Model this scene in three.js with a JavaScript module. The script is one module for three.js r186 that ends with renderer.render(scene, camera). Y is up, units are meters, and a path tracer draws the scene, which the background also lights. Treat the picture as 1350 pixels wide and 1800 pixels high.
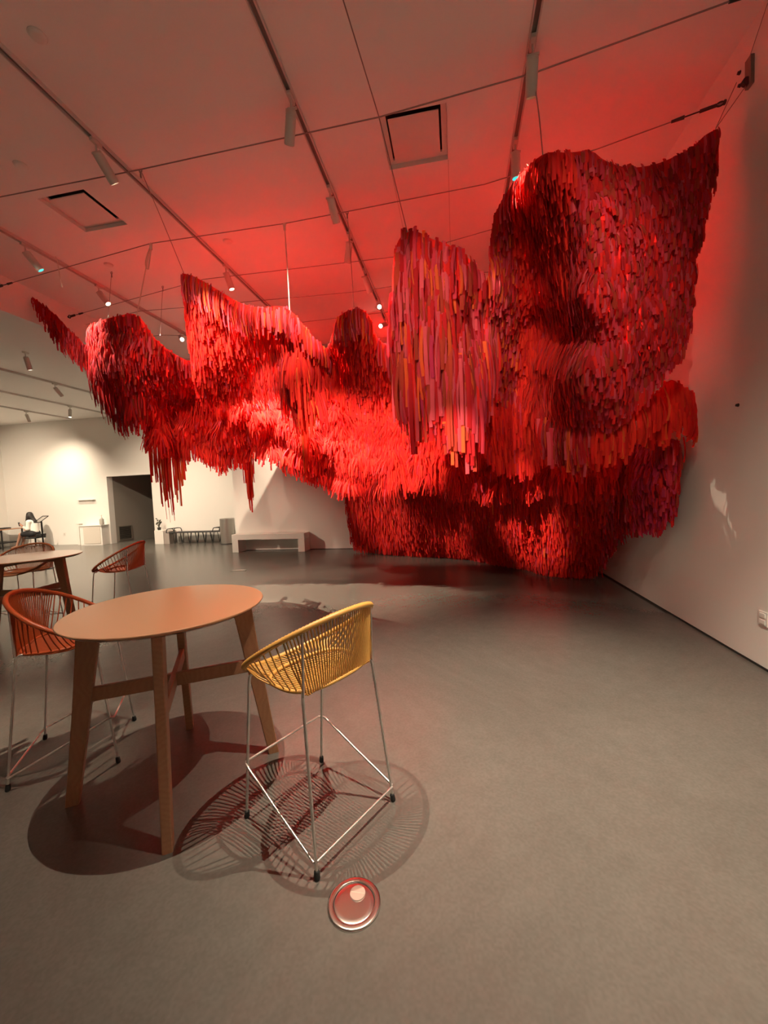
import * as THREE from 'three';
import { mergeGeometries } from 'three/addons/utils/BufferGeometryUtils.js';
import { RoundedBoxGeometry } from 'three/addons/geometries/RoundedBoxGeometry.js';
import { MarchingCubes } from 'three/addons/objects/MarchingCubes.js';
import { ImprovedNoise } from 'three/addons/math/ImprovedNoise.js';

// ---------------------------------------------------------------- camera, light, exposure
const scene = new THREE.Scene();
scene.background = new THREE.Color(0x000000);
const FOCAL = 705, CX = 675, CY = 900, EYE = 1.6;
const YAW = THREE.MathUtils.degToRad(10.3), PITCH = THREE.MathUtils.degToRad(-3.1), ROLL = THREE.MathUtils.degToRad(-2.4);
const camera = new THREE.PerspectiveCamera(2 * Math.atan(900 / FOCAL) * 180 / Math.PI, 1350 / 1800, 0.05, 80);
camera.rotation.order = 'YXZ';
camera.rotation.set(PITCH, YAW, ROLL);
camera.position.set(0, EYE, 0);
scene.add(camera);
camera.updateMatrixWorld(true);

const renderer = new THREE.WebGLRenderer({ antialias: true });
renderer.toneMapping = THREE.LinearToneMapping;
renderer.toneMappingExposure = 1.0;
renderer.shadowMap.enabled = true;
const LIGHT = 1.0;                       // master level of every gallery lamp
const WARM = new THREE.Color().setRGB(1.0, 0.8, 0.58);
const NEUTRAL = new THREE.Color().setRGB(1.0, 0.83, 0.63);

// ---------------------------------------------------------------- helpers
let seed = 20240611;
const rnd = () => { seed = (seed + 0x6D2B79F5) | 0; let t = Math.imul(seed ^ (seed >>> 15), 1 | seed); t = (t + Math.imul(t ^ (t >>> 7), 61 | t)) ^ t; return ((t ^ (t >>> 14)) >>> 0) / 4294967296; };
const rr = (a, b) => a + (b - a) * rnd();
const V = (x, y, z) => new THREE.Vector3(x, y, z);
const perlin = new ImprovedNoise();
const noise = (x, y, z) => perlin.noise(x, y, z);
const ray = (px, py) => V((px - CX) / FOCAL, -(py - CY) / FOCAL, -1).applyEuler(camera.rotation);
const eye = V(0, EYE, 0);
const atZ = (px, py, z) => { const d = ray(px, py); return eye.clone().addScaledVector(d, z / d.z); };
const atY = (px, py, y) => { const d = ray(px, py); return eye.clone().addScaledVector(d, (y - EYE) / d.y); };
const atX = (px, py, x) => { const d = ray(px, py); return eye.clone().addScaledVector(d, x / d.x); };

const used = {};
function numbered(name) { const n = used[name] = (used[name] ?? -1) + 1; return n ? `${name}_${String(n).padStart(3, '0')}` : name; }
function shade(m) { m.castShadow = m.receiveShadow = true; return m; }
function thing(name, label, category, pos = [0, 0, 0], turn = 0, group) {
  const o = new THREE.Group(); o.name = numbered(name); scene.add(o);
  o.position.set(...pos); o.rotation.y = turn;
  o.userData = { label, category }; if (group) o.userData.group = group;
  return o;
}
function part(name, geo, mat, parent, label) {
  const m = shade(new THREE.Mesh(geo, mat)); m.name = name; parent.add(m);
  if (label) m.userData.label = label;
  return m;
}
function solo(name, geo, mat, label, category, group) {
  const m = shade(new THREE.Mesh(geo, mat)); m.name = numbered(name); scene.add(m);
  m.userData = { label, category }; if (group) m.userData.group = group;
  return m;
}
function struct(name, geo, mat, label, category) {
  const m = shade(new THREE.Mesh(geo, mat)); m.name = name; scene.add(m);
  m.userData = { kind: 'structure', label, category };
  return m;
}
function box(x0, y0, z0, x1, y1, z1, r = 0) {
  const w = x1 - x0, h = y1 - y0, d = z1 - z0;
  const g = r ? new RoundedBoxGeometry(w, h, d, 2, r) : new THREE.BoxGeometry(w, h, d);
  g.translate((x0 + x1) / 2, (y0 + y1) / 2, (z0 + z1) / 2);
  // uv in metres, by dominant normal
  const p = g.attributes.position, n = g.attributes.normal, uv = g.attributes.uv;
  for (let i = 0; i < p.count; i++) {
    const ax = Math.abs(n.getX(i)), ay = Math.abs(n.getY(i)), az = Math.abs(n.getZ(i));
    if (ay >= ax && ay >= az) uv.setXY(i, p.getX(i), p.getZ(i)); else if (ax >= az) uv.setXY(i, p.getZ(i), p.getY(i)); else uv.setXY(i, p.getX(i), p.getY(i));
  }
  return g;
}
function rod(a, b, r, seg = 8) {
  const d = b.clone().sub(a), g = new THREE.CylinderGeometry(r, r, d.length(), seg);
  g.applyQuaternion(new THREE.Quaternion().setFromUnitVectors(V(0, 1, 0), d.normalize()));
  g.translate((a.x + b.x) / 2, (a.y + b.y) / 2, (a.z + b.z) / 2);
  return g;
}
function tube(pts, r, seg = 40, rad = 8, closed = false, tension = 0.5) {
  return new THREE.TubeGeometry(new THREE.CatmullRomCurve3(pts, closed, 'catmullrom', tension), seg, r, rad, closed);
}
const merge = list => mergeGeometries(list.map(g => { const q = g.index ? g.toNonIndexed() : g; for (const k of Object.keys(q.attributes)) if (!['position', 'normal', 'uv'].includes(k)) q.deleteAttribute(k); return q; }));

// ---------------------------------------------------------------- textures and materials
function dataTex(n, fn, srgb, rep) {
  const d = new Uint8Array(n * n * 4);
  for (let j = 0; j < n; j++) for (let i = 0; i < n; i++) { const c = fn(i / n, j / n); const k = (j * n + i) * 4; d[k] = c[0]; d[k + 1] = c[1]; d[k + 2] = c[2]; d[k + 3] = 255; }
  const t = new THREE.DataTexture(d, n, n); t.wrapS = t.wrapT = THREE.RepeatWrapping; t.magFilter = THREE.LinearFilter; t.minFilter = THREE.LinearMipmapLinearFilter; t.generateMipmaps = true;
  if (srgb) t.colorSpace = THREE.SRGBColorSpace;
  t.repeat.set(rep, rep); t.needsUpdate = true; return t;
}
// tileable fractal noise
function fbm(u, v, f, oct, ph = 0) {
  let s = 0, a = 1, tot = 0;
  for (let o = 0; o < oct; o++) {
    const F = f * 2 ** o, A = u * Math.PI * 2, B = v * Math.PI * 2, R = F / (Math.PI * 2);
    s += a * noise(Math.cos(A) * R + ph, Math.sin(A) * R + Math.cos(B) * R * 1.0 + ph * 1.7, Math.sin(B) * R + o * 7.3);
    tot += a; a *= 0.55;
  }
  return s / tot;
}
const clamp8 = x => Math.max(0, Math.min(255, x));
const floorMap = dataTex(512, (u, v) => {
  const a = fbm(u, v, 5, 5), b = fbm(u, v, 40, 3, 9), s = Math.max(0, fbm(u, v, 14, 4, 21) - 0.3) * 12;
  const g = 86 + a * 9 + b * 5 + s * 0.2 + (rnd() - 0.5) * 7;
  return [clamp8(g + 4), clamp8(g), clamp8(g - 5)];
}, true, 0.22);
const plasterBump = dataTex(256, (u, v) => { const r = 128 + fbm(u, v, 30, 4, 5) * 90; return [clamp8(r), clamp8(r), clamp8(r)]; }, false, 0.7);
const woodMap = dataTex(256, (u, v) => {
  const w = Math.sin((u * 22 + fbm(u, v, 3, 3, 4) * 3) * Math.PI * 2) * 0.5 + fbm(u * 1, v, 60, 2, 8) * 0.8;
  return [clamp8(146 + w * 6), clamp8(103 + w * 6), clamp8(74 + w * 5)];
}, true, 1.6);

const std = (c, rough, o = {}) => new THREE.MeshStandardMaterial({ color: c, roughness: rough, ...o });
const lin = (r, g, b) => new THREE.Color().setRGB(r, g, b);
const M = {
  floor: new THREE.MeshStandardMaterial({ color: 0xffffff, map: floorMap, roughness: 0.25 }),
  wall: std(lin(0.80, 0.78, 0.74), 0.85, { bumpMap: plasterBump, bumpScale: 0.0008 }),
  ceiling: std(lin(0.86, 0.84, 0.81), 0.7),
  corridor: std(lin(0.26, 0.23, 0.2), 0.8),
  white: std(lin(0.78, 0.76, 0.72), 0.5),
  trackPaint: std(lin(0.6, 0.57, 0.54), 0.5),
  reveal: std(lin(0.02, 0.018, 0.016), 0.9),
  lampBody: std(lin(0.62, 0.58, 0.53), 0.45),
  dark: std(lin(0.02, 0.02, 0.02), 0.5),
  black: std(lin(0.012, 0.012, 0.012), 0.6),
  cable: std(lin(0.30, 0.27, 0.26), 0.4, { metalness: 0.7 }),
  rope: std(lin(0.75, 0.68, 0.6), 0.9),
  steel: std(lin(0.75, 0.72, 0.69), 0.36, { metalness: 1 }),
  brushed: std(lin(0.55, 0.53, 0.5), 0.4, { metalness: 1 }),
  rubber: std(lin(0.012, 0.012, 0.012), 0.7),
  wood: new THREE.MeshStandardMaterial({ map: woodMap, roughness: 0.45 }),
  laminate: std(lin(0.41, 0.21, 0.118), 0.16),
  yellow: std(lin(0.55, 0.295, 0.07), 0.4),
  orange: std(lin(0.42, 0.075, 0.018), 0.38),
  tan: std(lin(0.36, 0.12, 0.045), 0.4),
  glow: std(0x000000, 0.5, { emissive: lin(1.0, 0.82, 0.55), emissiveIntensity: 6 }),
  glowDim: std(lin(0.3, 0.25, 0.12), 0.3, { emissive: lin(0.9, 0.7, 0.25), emissiveIntensity: 0.9 }),
  glowHot: std(0x000000, 0.5, { emissive: lin(1.0, 0.88, 0.66), emissiveIntensity: 14 }),
  glowCyan: std(lin(0.02, 0.1, 0.1), 0.3, { emissive: lin(0.05, 0.75, 0.72), emissiveIntensity: 1.1 }),
  vent: std(lin(0.72, 0.70, 0.66), 0.6),
};

// ---------------------------------------------------------------- the room shell
const XR = 2.44, XB = -6.87, XL = -17.7, ZF = -13.1, ZN = 3.6, HC = 5.2, HL = 4.78, ZP = -10.85, XP = -6.45;
struct('floor', box(XL - 0.3, -0.2, ZF - 3, XR + 0.3, 0, ZN + 0.3), M.floor, 'dark grey polished concrete floor of the gallery', 'floor');
// main ceiling slab with two square openings for the air diffusers
const ventA = { x0: -0.625, x1: 0.025, z0: -4.69, z1: -4.03 }, ventB = { x0: -4.75, x1: -4.11, z0: -4.78, z1: -4.15 };
{
  const y0 = HC, y1 = HC + 0.3, g = [];
  const zs = [ZF, ventB.z0, ventA.z0, ventB.z1, ventA.z1, ZN];
  const add = (x0, z0, x1, z1) => g.push(box(x0, y0, z0, x1, y1, z1));
  add(XB - 0.2, ZF, ventB.x0, ZN); add(ventB.x1, ZF, ventA.x0, ZN); add(ventA.x1, ZF, XR + 0.3, ZN);
  add(ventB.x0, ZF, ventB.x1, ventB.z0); add(ventB.x0, ventB.z1, ventB.x1, ZN);
  add(ventA.x0, ZF, ventA.x1, ventA.z0); add(ventA.x0, ventA.z1, ventA.x1, ZN);
  struct('ceiling', merge(g), M.ceiling, 'white main ceiling glowing red above the sculpture', 'ceiling');
}
struct('beam', box(-8.3, 4.645, ZF, XB, HC + 0.3, ZN), M.ceiling, 'wide white dropped beam between the two ceilings', 'beam');
struct('ceiling_lower', box(XL - 0.3, HL, ZF, -8.3, HL + 0.3, ZN), M.ceiling, 'lower white ceiling of the far left gallery', 'ceiling');
struct('wall_right', box(XR, 0.02, ZF, XR + 0.3, HC + 0.3, ZN), M.wall, 'tall white wall on the right with red glow and shadow', 'wall');
struct('baseboard_right', box(XR - 0.004, 0, ZF, XR + 0.3, 0.02, ZN), M.reveal, 'thin dark shadow gap at foot of the right wall', 'baseboard');
struct('wall_partition', box(XP, 0.012, ZF, XR, HC + 0.1, ZP), M.wall, 'white wall block behind the sculpture and the white bench', 'wall');
struct('baseboard_partition', box(XP + 0.005, 0, ZF, XR, 0.012, ZP + 0.003), M.reveal, 'thin dark shadow gap at foot of the wall behind the sculpture', 'baseboard');
const dX0 = -12.96, dX1 = -11.06, dH = 2.55;
struct('wall_back', merge([box(XL - 0.3, 0, ZF - 0.25, dX0, HC + 0.3, ZF), box(dX1, 0, ZF - 0.25, XP + 0.3, HC + 0.3, ZF), box(dX0, dH, ZF - 0.25, dX1, HC + 0.3, ZF)]), M.wall, 'cream lit wall at the far left end with a doorway', 'wall');
struct('wall_left', box(XL - 0.3, 0, ZF, XL, HC, ZN), M.wall, 'white end wall at the extreme left of the gallery', 'wall');
struct('wall_near', box(XL - 0.3, 0, ZN, XR + 0.3, HC + 0.3, ZN + 0.3), M.wall, 'white wall behind the viewer', 'wall');
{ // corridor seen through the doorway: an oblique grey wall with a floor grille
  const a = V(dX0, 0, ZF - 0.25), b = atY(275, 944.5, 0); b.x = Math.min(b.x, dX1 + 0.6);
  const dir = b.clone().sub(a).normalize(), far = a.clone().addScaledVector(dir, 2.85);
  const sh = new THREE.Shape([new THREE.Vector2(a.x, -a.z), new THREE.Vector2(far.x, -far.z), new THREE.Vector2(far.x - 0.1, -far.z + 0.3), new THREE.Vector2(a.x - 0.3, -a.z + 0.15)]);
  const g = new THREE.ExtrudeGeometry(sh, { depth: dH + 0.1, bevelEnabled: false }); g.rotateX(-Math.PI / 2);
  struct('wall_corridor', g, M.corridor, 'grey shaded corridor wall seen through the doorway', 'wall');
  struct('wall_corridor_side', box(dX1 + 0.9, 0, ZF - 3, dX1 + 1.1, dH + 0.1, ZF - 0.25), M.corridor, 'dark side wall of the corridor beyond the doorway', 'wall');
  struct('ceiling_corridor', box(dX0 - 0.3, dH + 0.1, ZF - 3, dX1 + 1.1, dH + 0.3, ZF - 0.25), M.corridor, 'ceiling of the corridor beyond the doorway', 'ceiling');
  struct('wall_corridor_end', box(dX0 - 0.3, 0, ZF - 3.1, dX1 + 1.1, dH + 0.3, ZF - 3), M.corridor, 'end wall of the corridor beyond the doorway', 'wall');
  const vg = thing('return_air_grille', 'square louvred air grille low on the corridor wall in the doorway', 'vent', [0, 0, 0]);
  const turn = Math.atan2(-dir.z, dir.x); vg.rotation.y = turn;
  const c0 = a.clone().addScaledVector(dir, 0.36); vg.position.copy(c0).add(V(-dir.z, 0, dir.x).multiplyScalar(0.02)).setY(0.36);
  part('frame', merge([box(-0.25, 0.25, -0.015, 0.25, 0.28, 0.015), box(-0.25, -0.28, -0.015, 0.25, -0.25, 0.015), box(-0.28, -0.28, -0.015, -0.25, 0.28, 0.015), box(0.25, -0.28, -0.015, 0.28, 0.28, 0.015)]), std(lin(0.2, 0.18, 0.15), 0.6), vg);
  part('backing', box(-0.25, -0.25, -0.014, 0.25, 0.25, -0.008), M.dark, vg);
  for (let k = 0; k < 9; k++) { const s = box(-0.25, -0.012, -0.002, 0.25, 0.012, 0.002); s.rotateX(0.7); s.translate(0, -0.22 + k * 0.055, 0.004); part('slat', s, std(lin(0.2, 0.18, 0.15), 0.6), vg); }
}

// ---------------------------------------------------------------- tracks and lamps
function track(x, z0, z1, yc, label) {
  const t = thing('lighting_track', label, 'track', [x, yc, 0], 0, 'ceiling lighting tracks');
  part('rail', merge([box(-0.032, -0.006, z0, 0.032, 0, z1), box(-0.032, -0.036, z0, -0.020, -0.006, z1), box(0.020, -0.036, z0, 0.032, -0.006, z1)]), M.trackPaint, t);
  part('conductor_slot', box(-0.020, -0.012, z0, 0.020, -0.006, z1), std(lin(0.16, 0.14, 0.13), 0.6), t, 'dark slot along the rail');
  return t;
}
track(-1.35, -10.6, 3.1, HC, 'ceiling lighting track left of the square vent nearest the image centre');
track(0.72, -10.6, 3.1, HC, 'ceiling lighting track nearest the right wall');
track(-3.40, -10.6, 3.1, HC, 'ceiling lighting track passing between the two square vents on their left');
track(-5.70, -12.6, 1.5, HC, 'ceiling lighting track farthest left on the red ceiling beside the dropped beam');
for (const [x, l] of [[-10.25, 'nearest'], [-12.25, 'middle'], [-14.1, 'farthest']]) track(x, -12.9, -3, HL, `${l} of the three lighting tracks on the lower left ceiling`);

const lensGeo = new THREE.CylinderGeometry(0.037, 0.037, 0.006, 20);
function bodyGeo() {
  return new THREE.LatheGeometry([[0, 0.0], [0.03, 0.0], [0.045, 0.012], [0.047, 0.03], [0.047, 0.25], [0.043, 0.256], [0.039, 0.256], [0.038, 0.19]].map(p => new THREE.Vector2(...p)), 22);
}
const body0 = bodyGeo();
// a spotlight head hung from a track; the body axis points to `aim`
function spot(x, z, yc, aim, o) {
  const t = thing('track_spotlight', o.label, 'spotlight', [x, yc - 0.036, z], 0, o.group || 'track spotlights');
  part('adapter', box(-0.018, -0.03, -0.06, 0.018, 0.006, 0.06, 0.004), M.lampBody, t);
  part('stem', new THREE.CylinderGeometry(0.009, 0.009, 0.07, 10).translate(0, -0.06, 0), M.lampBody, t);
  const pivot = V(x, yc - 0.036 - 0.1, z), dir = aim.clone().sub(pivot).normalize();
  const q = new THREE.Quaternion().setFromUnitVectors(V(0, 1, 0), dir);
  const bg = body0.clone().applyQuaternion(q); bg.translate(0, -0.1, 0); const b = part('body', bg, M.lampBody, t);
  part('yoke', box(-0.052, -0.115, -0.008, 0.052, -0.095, 0.008, 0.003), M.lampBody, t);
  const face = dir.clone().multiplyScalar(o.deep ? 0.195 : 0.25);
  const lg = lensGeo.clone().applyQuaternion(q); lg.translate(face.x, face.y - 0.1, face.z);
  part('lens', lg, o.glow || (o.deep ? M.glowDim : M.glow), t, o.deep ? 'deep-set lens' : 'glowing lens');
  if (o.fins) for (let k = 0; k < 3; k++) { const f = new THREE.TorusGeometry(0.047, 0.003, 6, 20).rotateX(Math.PI / 2); f.translate(0, 0.03 + k * 0.016, 0); f.applyQuaternion(q); f.translate(0, -0.1, 0); part('cooling_fin', f, M.lampBody, b); }
  if (o.cd) {
    const s = new THREE.SpotLight(o.color || WARM, o.cd * LIGHT, 0, THREE.MathUtils.degToRad(o.half || 24), o.pen ?? 0.5, 2);
    s.position.copy(pivot).addScaledVector(dir, 0.262); s.target.position.copy(aim);
    s.castShadow = true; s.shadow.mapSize.set(1024, 1024); s.shadow.radius = 0.4; s.shadow.bias = -0.0005;
    s.name = 'lamp_light'; scene.add(s, s.target);
  }
  return t;
}
const T1 = -1.35, T2 = 0.72, T3 = -3.40, T4 = -5.70;
//   in view on the centre-left track, from near to far
spot(T1, -3.62, HC, V(-2.2, 3.7, -5.0), { label: 'largest spotlight in view, on the centre-left track, lens turned away', cd: 50, half: 22, fins: true, pen: 0.9 });
spot(T1, -4.75, HC, V(-1.0, 1.9, -7.3), { label: 'second spotlight along the centre-left track, below the first cable, lens just visible', glow: M.glowDim, cd: 85, half: 15, pen: 0.8 });
spot(T1, -5.62, HC, V(-2.3, 2.4, -7.2), { label: 'third spotlight along the centre-left track, at the second cable, small white lens', glow: M.glow, cd: 70, half: 17, pen: 0.8 });
spot(T1, -6.55, HC, V(-0.5, 2.2, -8.0), { label: 'fourth spotlight along the centre-left track with a yellow lens', glow: M.glowDim, cd: 60, half: 20, pen: 0.8 });
spot(T1, -7.65, HC, V(-0.35, 3.6, -4.7), { label: 'fifth spotlight along the centre-left track, small bright lens', glow: M.glow, cd: 540, half: 13 });
spot(T1, -8.5, HC, V(-2.3, 3.4, -5.2), { label: 'sixth spotlight along the centre-left track, glaring just above the small hump', glow: M.glowHot, cd: 640, half: 17 });
spot(T1, -9.6, HC, V(-1.0, 2.8, -8.7), { label: 'farthest spotlight of the centre-left track, glaring beside the long-ribbon hump', glow: M.glowHot, cd: 450, half: 36 });
//   right track
spot(T2, -3.62, HC, V(0.75, 2.7, -5.0), { label: 'nearest spotlight of the right track, grey back towards the viewer', cd: 40, half: 15, pen: 0.9, deep: true });
spot(T2, -4.58, HC, V(0.77, 1.0, -4.9), { label: 'spotlight of the right track with a turquoise lens above the tall right panel', glow: M.glowCyan, cd: 60, half: 12 });
spot(T2, -6.3, HC, V(1.05, 3.4, -4.2), { label: 'spotlight of the right track hidden behind the tall right panel', cd: 620, half: 11 });
spot(T2, -8.0, HC, V(1.15, 3.3, -4.3), { label: 'farthest spotlight of the right track, hidden behind the tall right panel', cd: 560, half: 13 });
//   left track
spot(T3, -3.62, HC, V(-2.9, 1.9, -6.5), { label: 'spotlight on the left track nearest the left vent, lens turned away', cd: 70, half: 20 });
spot(T3, -5.9, HC, V(-2.9, 3.2, -6.1), { label: 'spotlight farther along the left track, small yellow lens above the tall left peak', glow: M.glow, cd: 240, half: 26 });
//   farthest left track
spot(T4, -4.75, HC, V(-4.2, 2.2, -6.2), { label: 'spotlight with a turquoise lens at the left edge of the picture', glow: M.glowCyan, cd: 40, half: 24 });
spot(T4, -5.9, HC, V(-4.2, 3.0, -6.0), { label: 'spotlight with a small yellow lens beside the farthest left track and loose cord', glow: M.glow, cd: 45, half: 26 });
spot(T4, -7.9, HC, V(-3.6, 3.2, -5.6), { label: 'glaring spotlight right above the left hump of the sculpture', glow: M.glowHot, cd: 130, half: 30 });
//   overhead and behind the viewer (above the picture)
spot(T2, -1.85, HC, V(0.5, 0, -2.75), { label: 'spotlight above the picture on the right track, over the yellow stool', cd: 150, half: 30, color: NEUTRAL, pen: 1 });
spot(T1, -1.85, HC, V(-0.9, 0, -2.5), { label: 'spotlight above the picture on the centre-left track, over the near table', cd: 66, half: 34, color: NEUTRAL, pen: 1 });
spot(T3, 2.8, HC, V(1.4, 0.7, -7.2), { label: 'spotlight behind the viewer on the left track, turned to the right end of the skirt', cd: 640, half: 3.6, pen: 1 });
spot(T1, 2.7, HC, V(-1.7, 1.1, -9.8), { label: 'spotlight above the viewer on the centre-left track, turned to the sculpture', cd: 700, half: 4.4, pen: 1 });
spot(T2, -0.9, HC, V(1.0, 3.1, -4.0), { label: 'spotlight above the picture on the right track, turned to the right panel', cd: 25, half: 22, pen: 1 });
spot(T3, 2.3, HC, V(0.1, 1.1, -8.7), { label: 'spotlight behind the viewer on the left track, turned to the middle of the skirt', cd: 800, half: 4.6, pen: 1 });
spot(T1, -0.6, HC, V(-0.25, 3.2, -4.5), { label: 'spotlight above the viewer on the centre-left track, turned to the long-ribbon hump', cd: 58, half: 17, pen: 1 });
spot(T3, -8.4, HC, V(-4.6, 1.2, -10.85), { label: 'spotlight of the left track hidden behind the middle drape, turned to the white bench', cd: 90, half: 40, pen: 1 });
spot(T3, -0.4, HC, V(-3.5, 2.9, -5.8), { label: 'spotlight behind the viewer on the left track, turned to the left folds', cd: 62, half: 17 });
spot(T2, 0.9, HC, V(2.44, 0.2, -2.2), { label: 'spotlight behind the viewer on the right track, turned to the right wall', cd: 66, half: 30, color: NEUTRAL, pen: 0.9 });
spot(T4, -1.6, HC, V(-5.2, 0, -4.4), { label: 'spotlight above the picture on the farthest left track, over the far table', cd: 40, half: 30, color: NEUTRAL, pen: 0.8 });
//   left gallery
const LG = { group: 'spotlights of the far left gallery', pen: 1 };
spot(-8.62, -7.0, HL, V(-8.7, 0, -8.3), { label: 'single round spotlight by the beam on the lower left ceiling', glow: M.glowHot, cd: 60, half: 45, ...LG });
spot(-10.25, -9.0, HL, V(-10.4, 0.6, -13.1), { label: 'unlit-looking spotlight hanging on the nearest track of the lower ceiling', cd: 60, half: 45, ...LG });
spot(-12.25, -11.2, HL, V(-12.1, 0, -10.7), { label: 'bright spotlight on the middle track of the lower ceiling', glow: M.glowHot, cd: 60, half: 60, ...LG });
spot(-14.1, -9.0, HL, V(-14.2, 0, -8.9), { label: 'bright spotlight on the farthest track of the lower ceiling', glow: M.glowHot, cd: 120, half: 58, ...LG });
spot(-14.1, -11.3, HL, V(-14.6, 1.0, -13.1), { label: 'tilted spotlight near the far wall on the farthest track of the lower ceiling', cd: 30, half: 55, ...LG });
spot(-14.1, -7.6, HL, V(-16.2, 0.9, -13.1), { label: 'spotlight at the very left edge on the farthest track of the lower ceiling', cd: 110, half: 38, ...LG });
spot(-10.25, -7.4, HL, V(-1.0, 0.45, -9.2), { label: 'spotlight of the nearest lower track, turned under the beam to the foot of the sculpture', cd: 420, half: 7, ...LG });
spot(-10.25, -4.8, HL, V(-5.3, 0.4, -10.6), { label: 'spotlight out of view on the nearest lower track, turned to the white bench', cd: 95, half: 14, ...LG });
spot(T4, -2.6, HC, V(-5.7, 4.0, -5.8), { label: 'spotlight above the picture on the farthest left track, turned to the thin wing', cd: 26, half: 17, pen: 1 });
spot(-10.25, -6.2, HL, V(-8.2, 0.8, -13.0), { label: 'spotlight out of view on the nearest track, turned to the black bench', cd: 110, half: 26, ...LG });

// ---------------------------------------------------------------- ceiling fittings
function diffuser(v, label) {
  const cx = (v.x0 + v.x1) / 2, cz = (v.z0 + v.z1) / 2, w = v.x1 - v.x0, d = v.z1 - v.z0, e = 0.002;
  const t = thing('ceiling_vent', label, 'vent', [cx, HC, cz], 0, 'square ceiling air vents');
  const hw = w / 2 - e, hd = d / 2 - e, b = 0.055;
  part('frame', merge([box(-hw, 0.05, -hd, hw, 0.07, -hd + b), box(-hw, 0.05, hd - b, hw, 0.07, hd), box(-hw, 0.05, -hd + b, -hw + b, 0.07, hd - b), box(hw - b, 0.05, -hd + b, hw, 0.07, hd - b)]), M.vent, t);
  part('plenum', merge([box(-hw + b, 0.2, -hd + b, hw - b, 0.21, hd - b), box(-hw + b - 0.01, 0.07, -hd + b, -hw + b, 0.21, hd - b), box(hw - b, 0.07, -hd + b, hw - b + 0.01, 0.21, hd - b), box(-hw + b, 0.07, -hd + b - 0.01, hw - b, 0.21, -hd + b), box(-hw + b, 0.07, hd - b, hw - b, 0.21, hd - b + 0.01)]), M.dark, t, 'dark air box behind the plaque');
  part('plaque', box(-hw + b + 0.02, 0.022, -hd + b + 0.02, hw - b - 0.02, 0.034, hd - b - 0.02, 0.004), M.vent, t);
  part('hanger', merge([rod(V(-0.15, 0.045, 0), V(-0.15, 0.2, 0), 0.006), rod(V(0.15, 0.045, 0), V(0.15, 0.2, 0), 0.006)]), M.dark, t);
  part('cover', box(-hw, 0.215, -hd, hw, 0.225, hd), M.dark, t);
}
diffuser(ventA, 'square ceiling air vent near the image centre, in front of the long-ribbon hump');
diffuser(ventB, 'square ceiling air vent at the left, between the two leftmost tracks');
// plaster joints in the ceiling as fine raised battens
for (const [x, z0, z1, l] of [[-0.605, -10.6, -4.7, 'left'], [0.03, -10.6, -4.7, 'right']]) { const m = struct('trim_' + (l === 'left' ? 1 : 2), box(x - 0.004, HC - 0.003, z0, x + 0.004, HC, z1), M.trackPaint, `thin ceiling joint running back from the ${l} edge of the central vent`, 'trim'); }
for (const [px, py, l] of [[400, 424, 'left of the tall white rope'], [191, 465, 'near the loose cord at left'], [36, 290, 'near the left edge above the vent'], [66, 62, 'in the upper left corner']]) {
  const p = atY(px, py, HC);
  const t = thing('ceiling_sensor', `small round white ceiling disc ${l}`, 'sensor', [p.x, HC, p.z], 0, 'round ceiling discs');
  part('disc', new THREE.LatheGeometry([[0, -0.022], [0.04, -0.022], [0.055, -0.014], [0.06, 0]].map(q => new THREE.Vector2(...q)), 24), M.white, t);
  part('rim', new THREE.TorusGeometry(0.06, 0.005, 8, 24).rotateX(Math.PI / 2), M.vent, t);
}

// ---------------------------------------------------------------- suspension cables, ropes and wall hardware
const YC = 5.0;
function turnbuckle(parent, at, dir, s = 1) { // an eye, a body and a jaw along dir
  const q = new THREE.Quaternion().setFromUnitVectors(V(0, 1, 0), dir.clone().normalize());
  const put = (g, d) => { g.translate(0, d * s, 0); g.applyQuaternion(q); g.translate(at.x, at.y, at.z); return g; };
  part('turnbuckle', merge([put(new THREE.CylinderGeometry(0.012, 0.016, 0.1, 10), 0.34), put(new THREE.CylinderGeometry(0.006, 0.006, 0.26, 8), 0.2), put(new THREE.BoxGeometry(0.034, 0.12, 0.012), 0.12)]), M.dark, parent, 'dark turnbuckle');
  part('eye', put(new THREE.TorusGeometry(0.026, 0.007, 8, 18), 0.035), M.dark, parent);
}
function cable(label, pts, r = 0.0045, ends = '') {
  const t = thing('suspension_cable', label, 'cable', [0, 0, 0], 0, 'steel suspension cables under the ceiling');
  const g = []; for (let i = 0; i + 1 < pts.length; i++) g.push(rod(pts[i], pts[i + 1], r, 6));
  part('wire', merge(g), M.cable, t);
  const a = pts[0], b = pts.at(-1);
  if (ends.includes('l')) { turnbuckle(t, a, pts[1].clone().sub(a)); part('wall_eye', new THREE.CylinderGeometry(0.02, 0.02, 0.02, 12).rotateZ(Math.PI / 2).translate(a.x, a.y, a.z), M.dark, t); }
  if (ends.includes('r')) { turnbuckle(t, b, pts.at(-2).clone().sub(b)); part('wall_eye', new THREE.CylinderGeometry(0.02, 0.02, 0.02, 12).rotateZ(Math.PI / 2).translate(b.x, b.y, b.z), M.dark, t); }
  return t;
}
const P = (px, py) => atY(px, py, YC);
const c1a = P(247, 298), c1b = P(666, 206), c1c = P(937, 129);
cable('suspension cable nearest the viewer, crossing above both ceiling vents', [V(XB, 5.02, -3.8), c1a, c1b, c1c, V(XR, 5.03, -3.46)], 0.006, 'lr');
const c2a = P(265, 428), c2b = P(500, 393), c2c = P(610, 372);
cable('second suspension cable, ending with a turnbuckle at the upper right wall', [V(XB, 4.95, -5.2), c2a, c2b, c2c, P(852, 324), P(1050, 262), V(XR, 4.885, -4.22)], 0.0055, 'lr');
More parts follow.
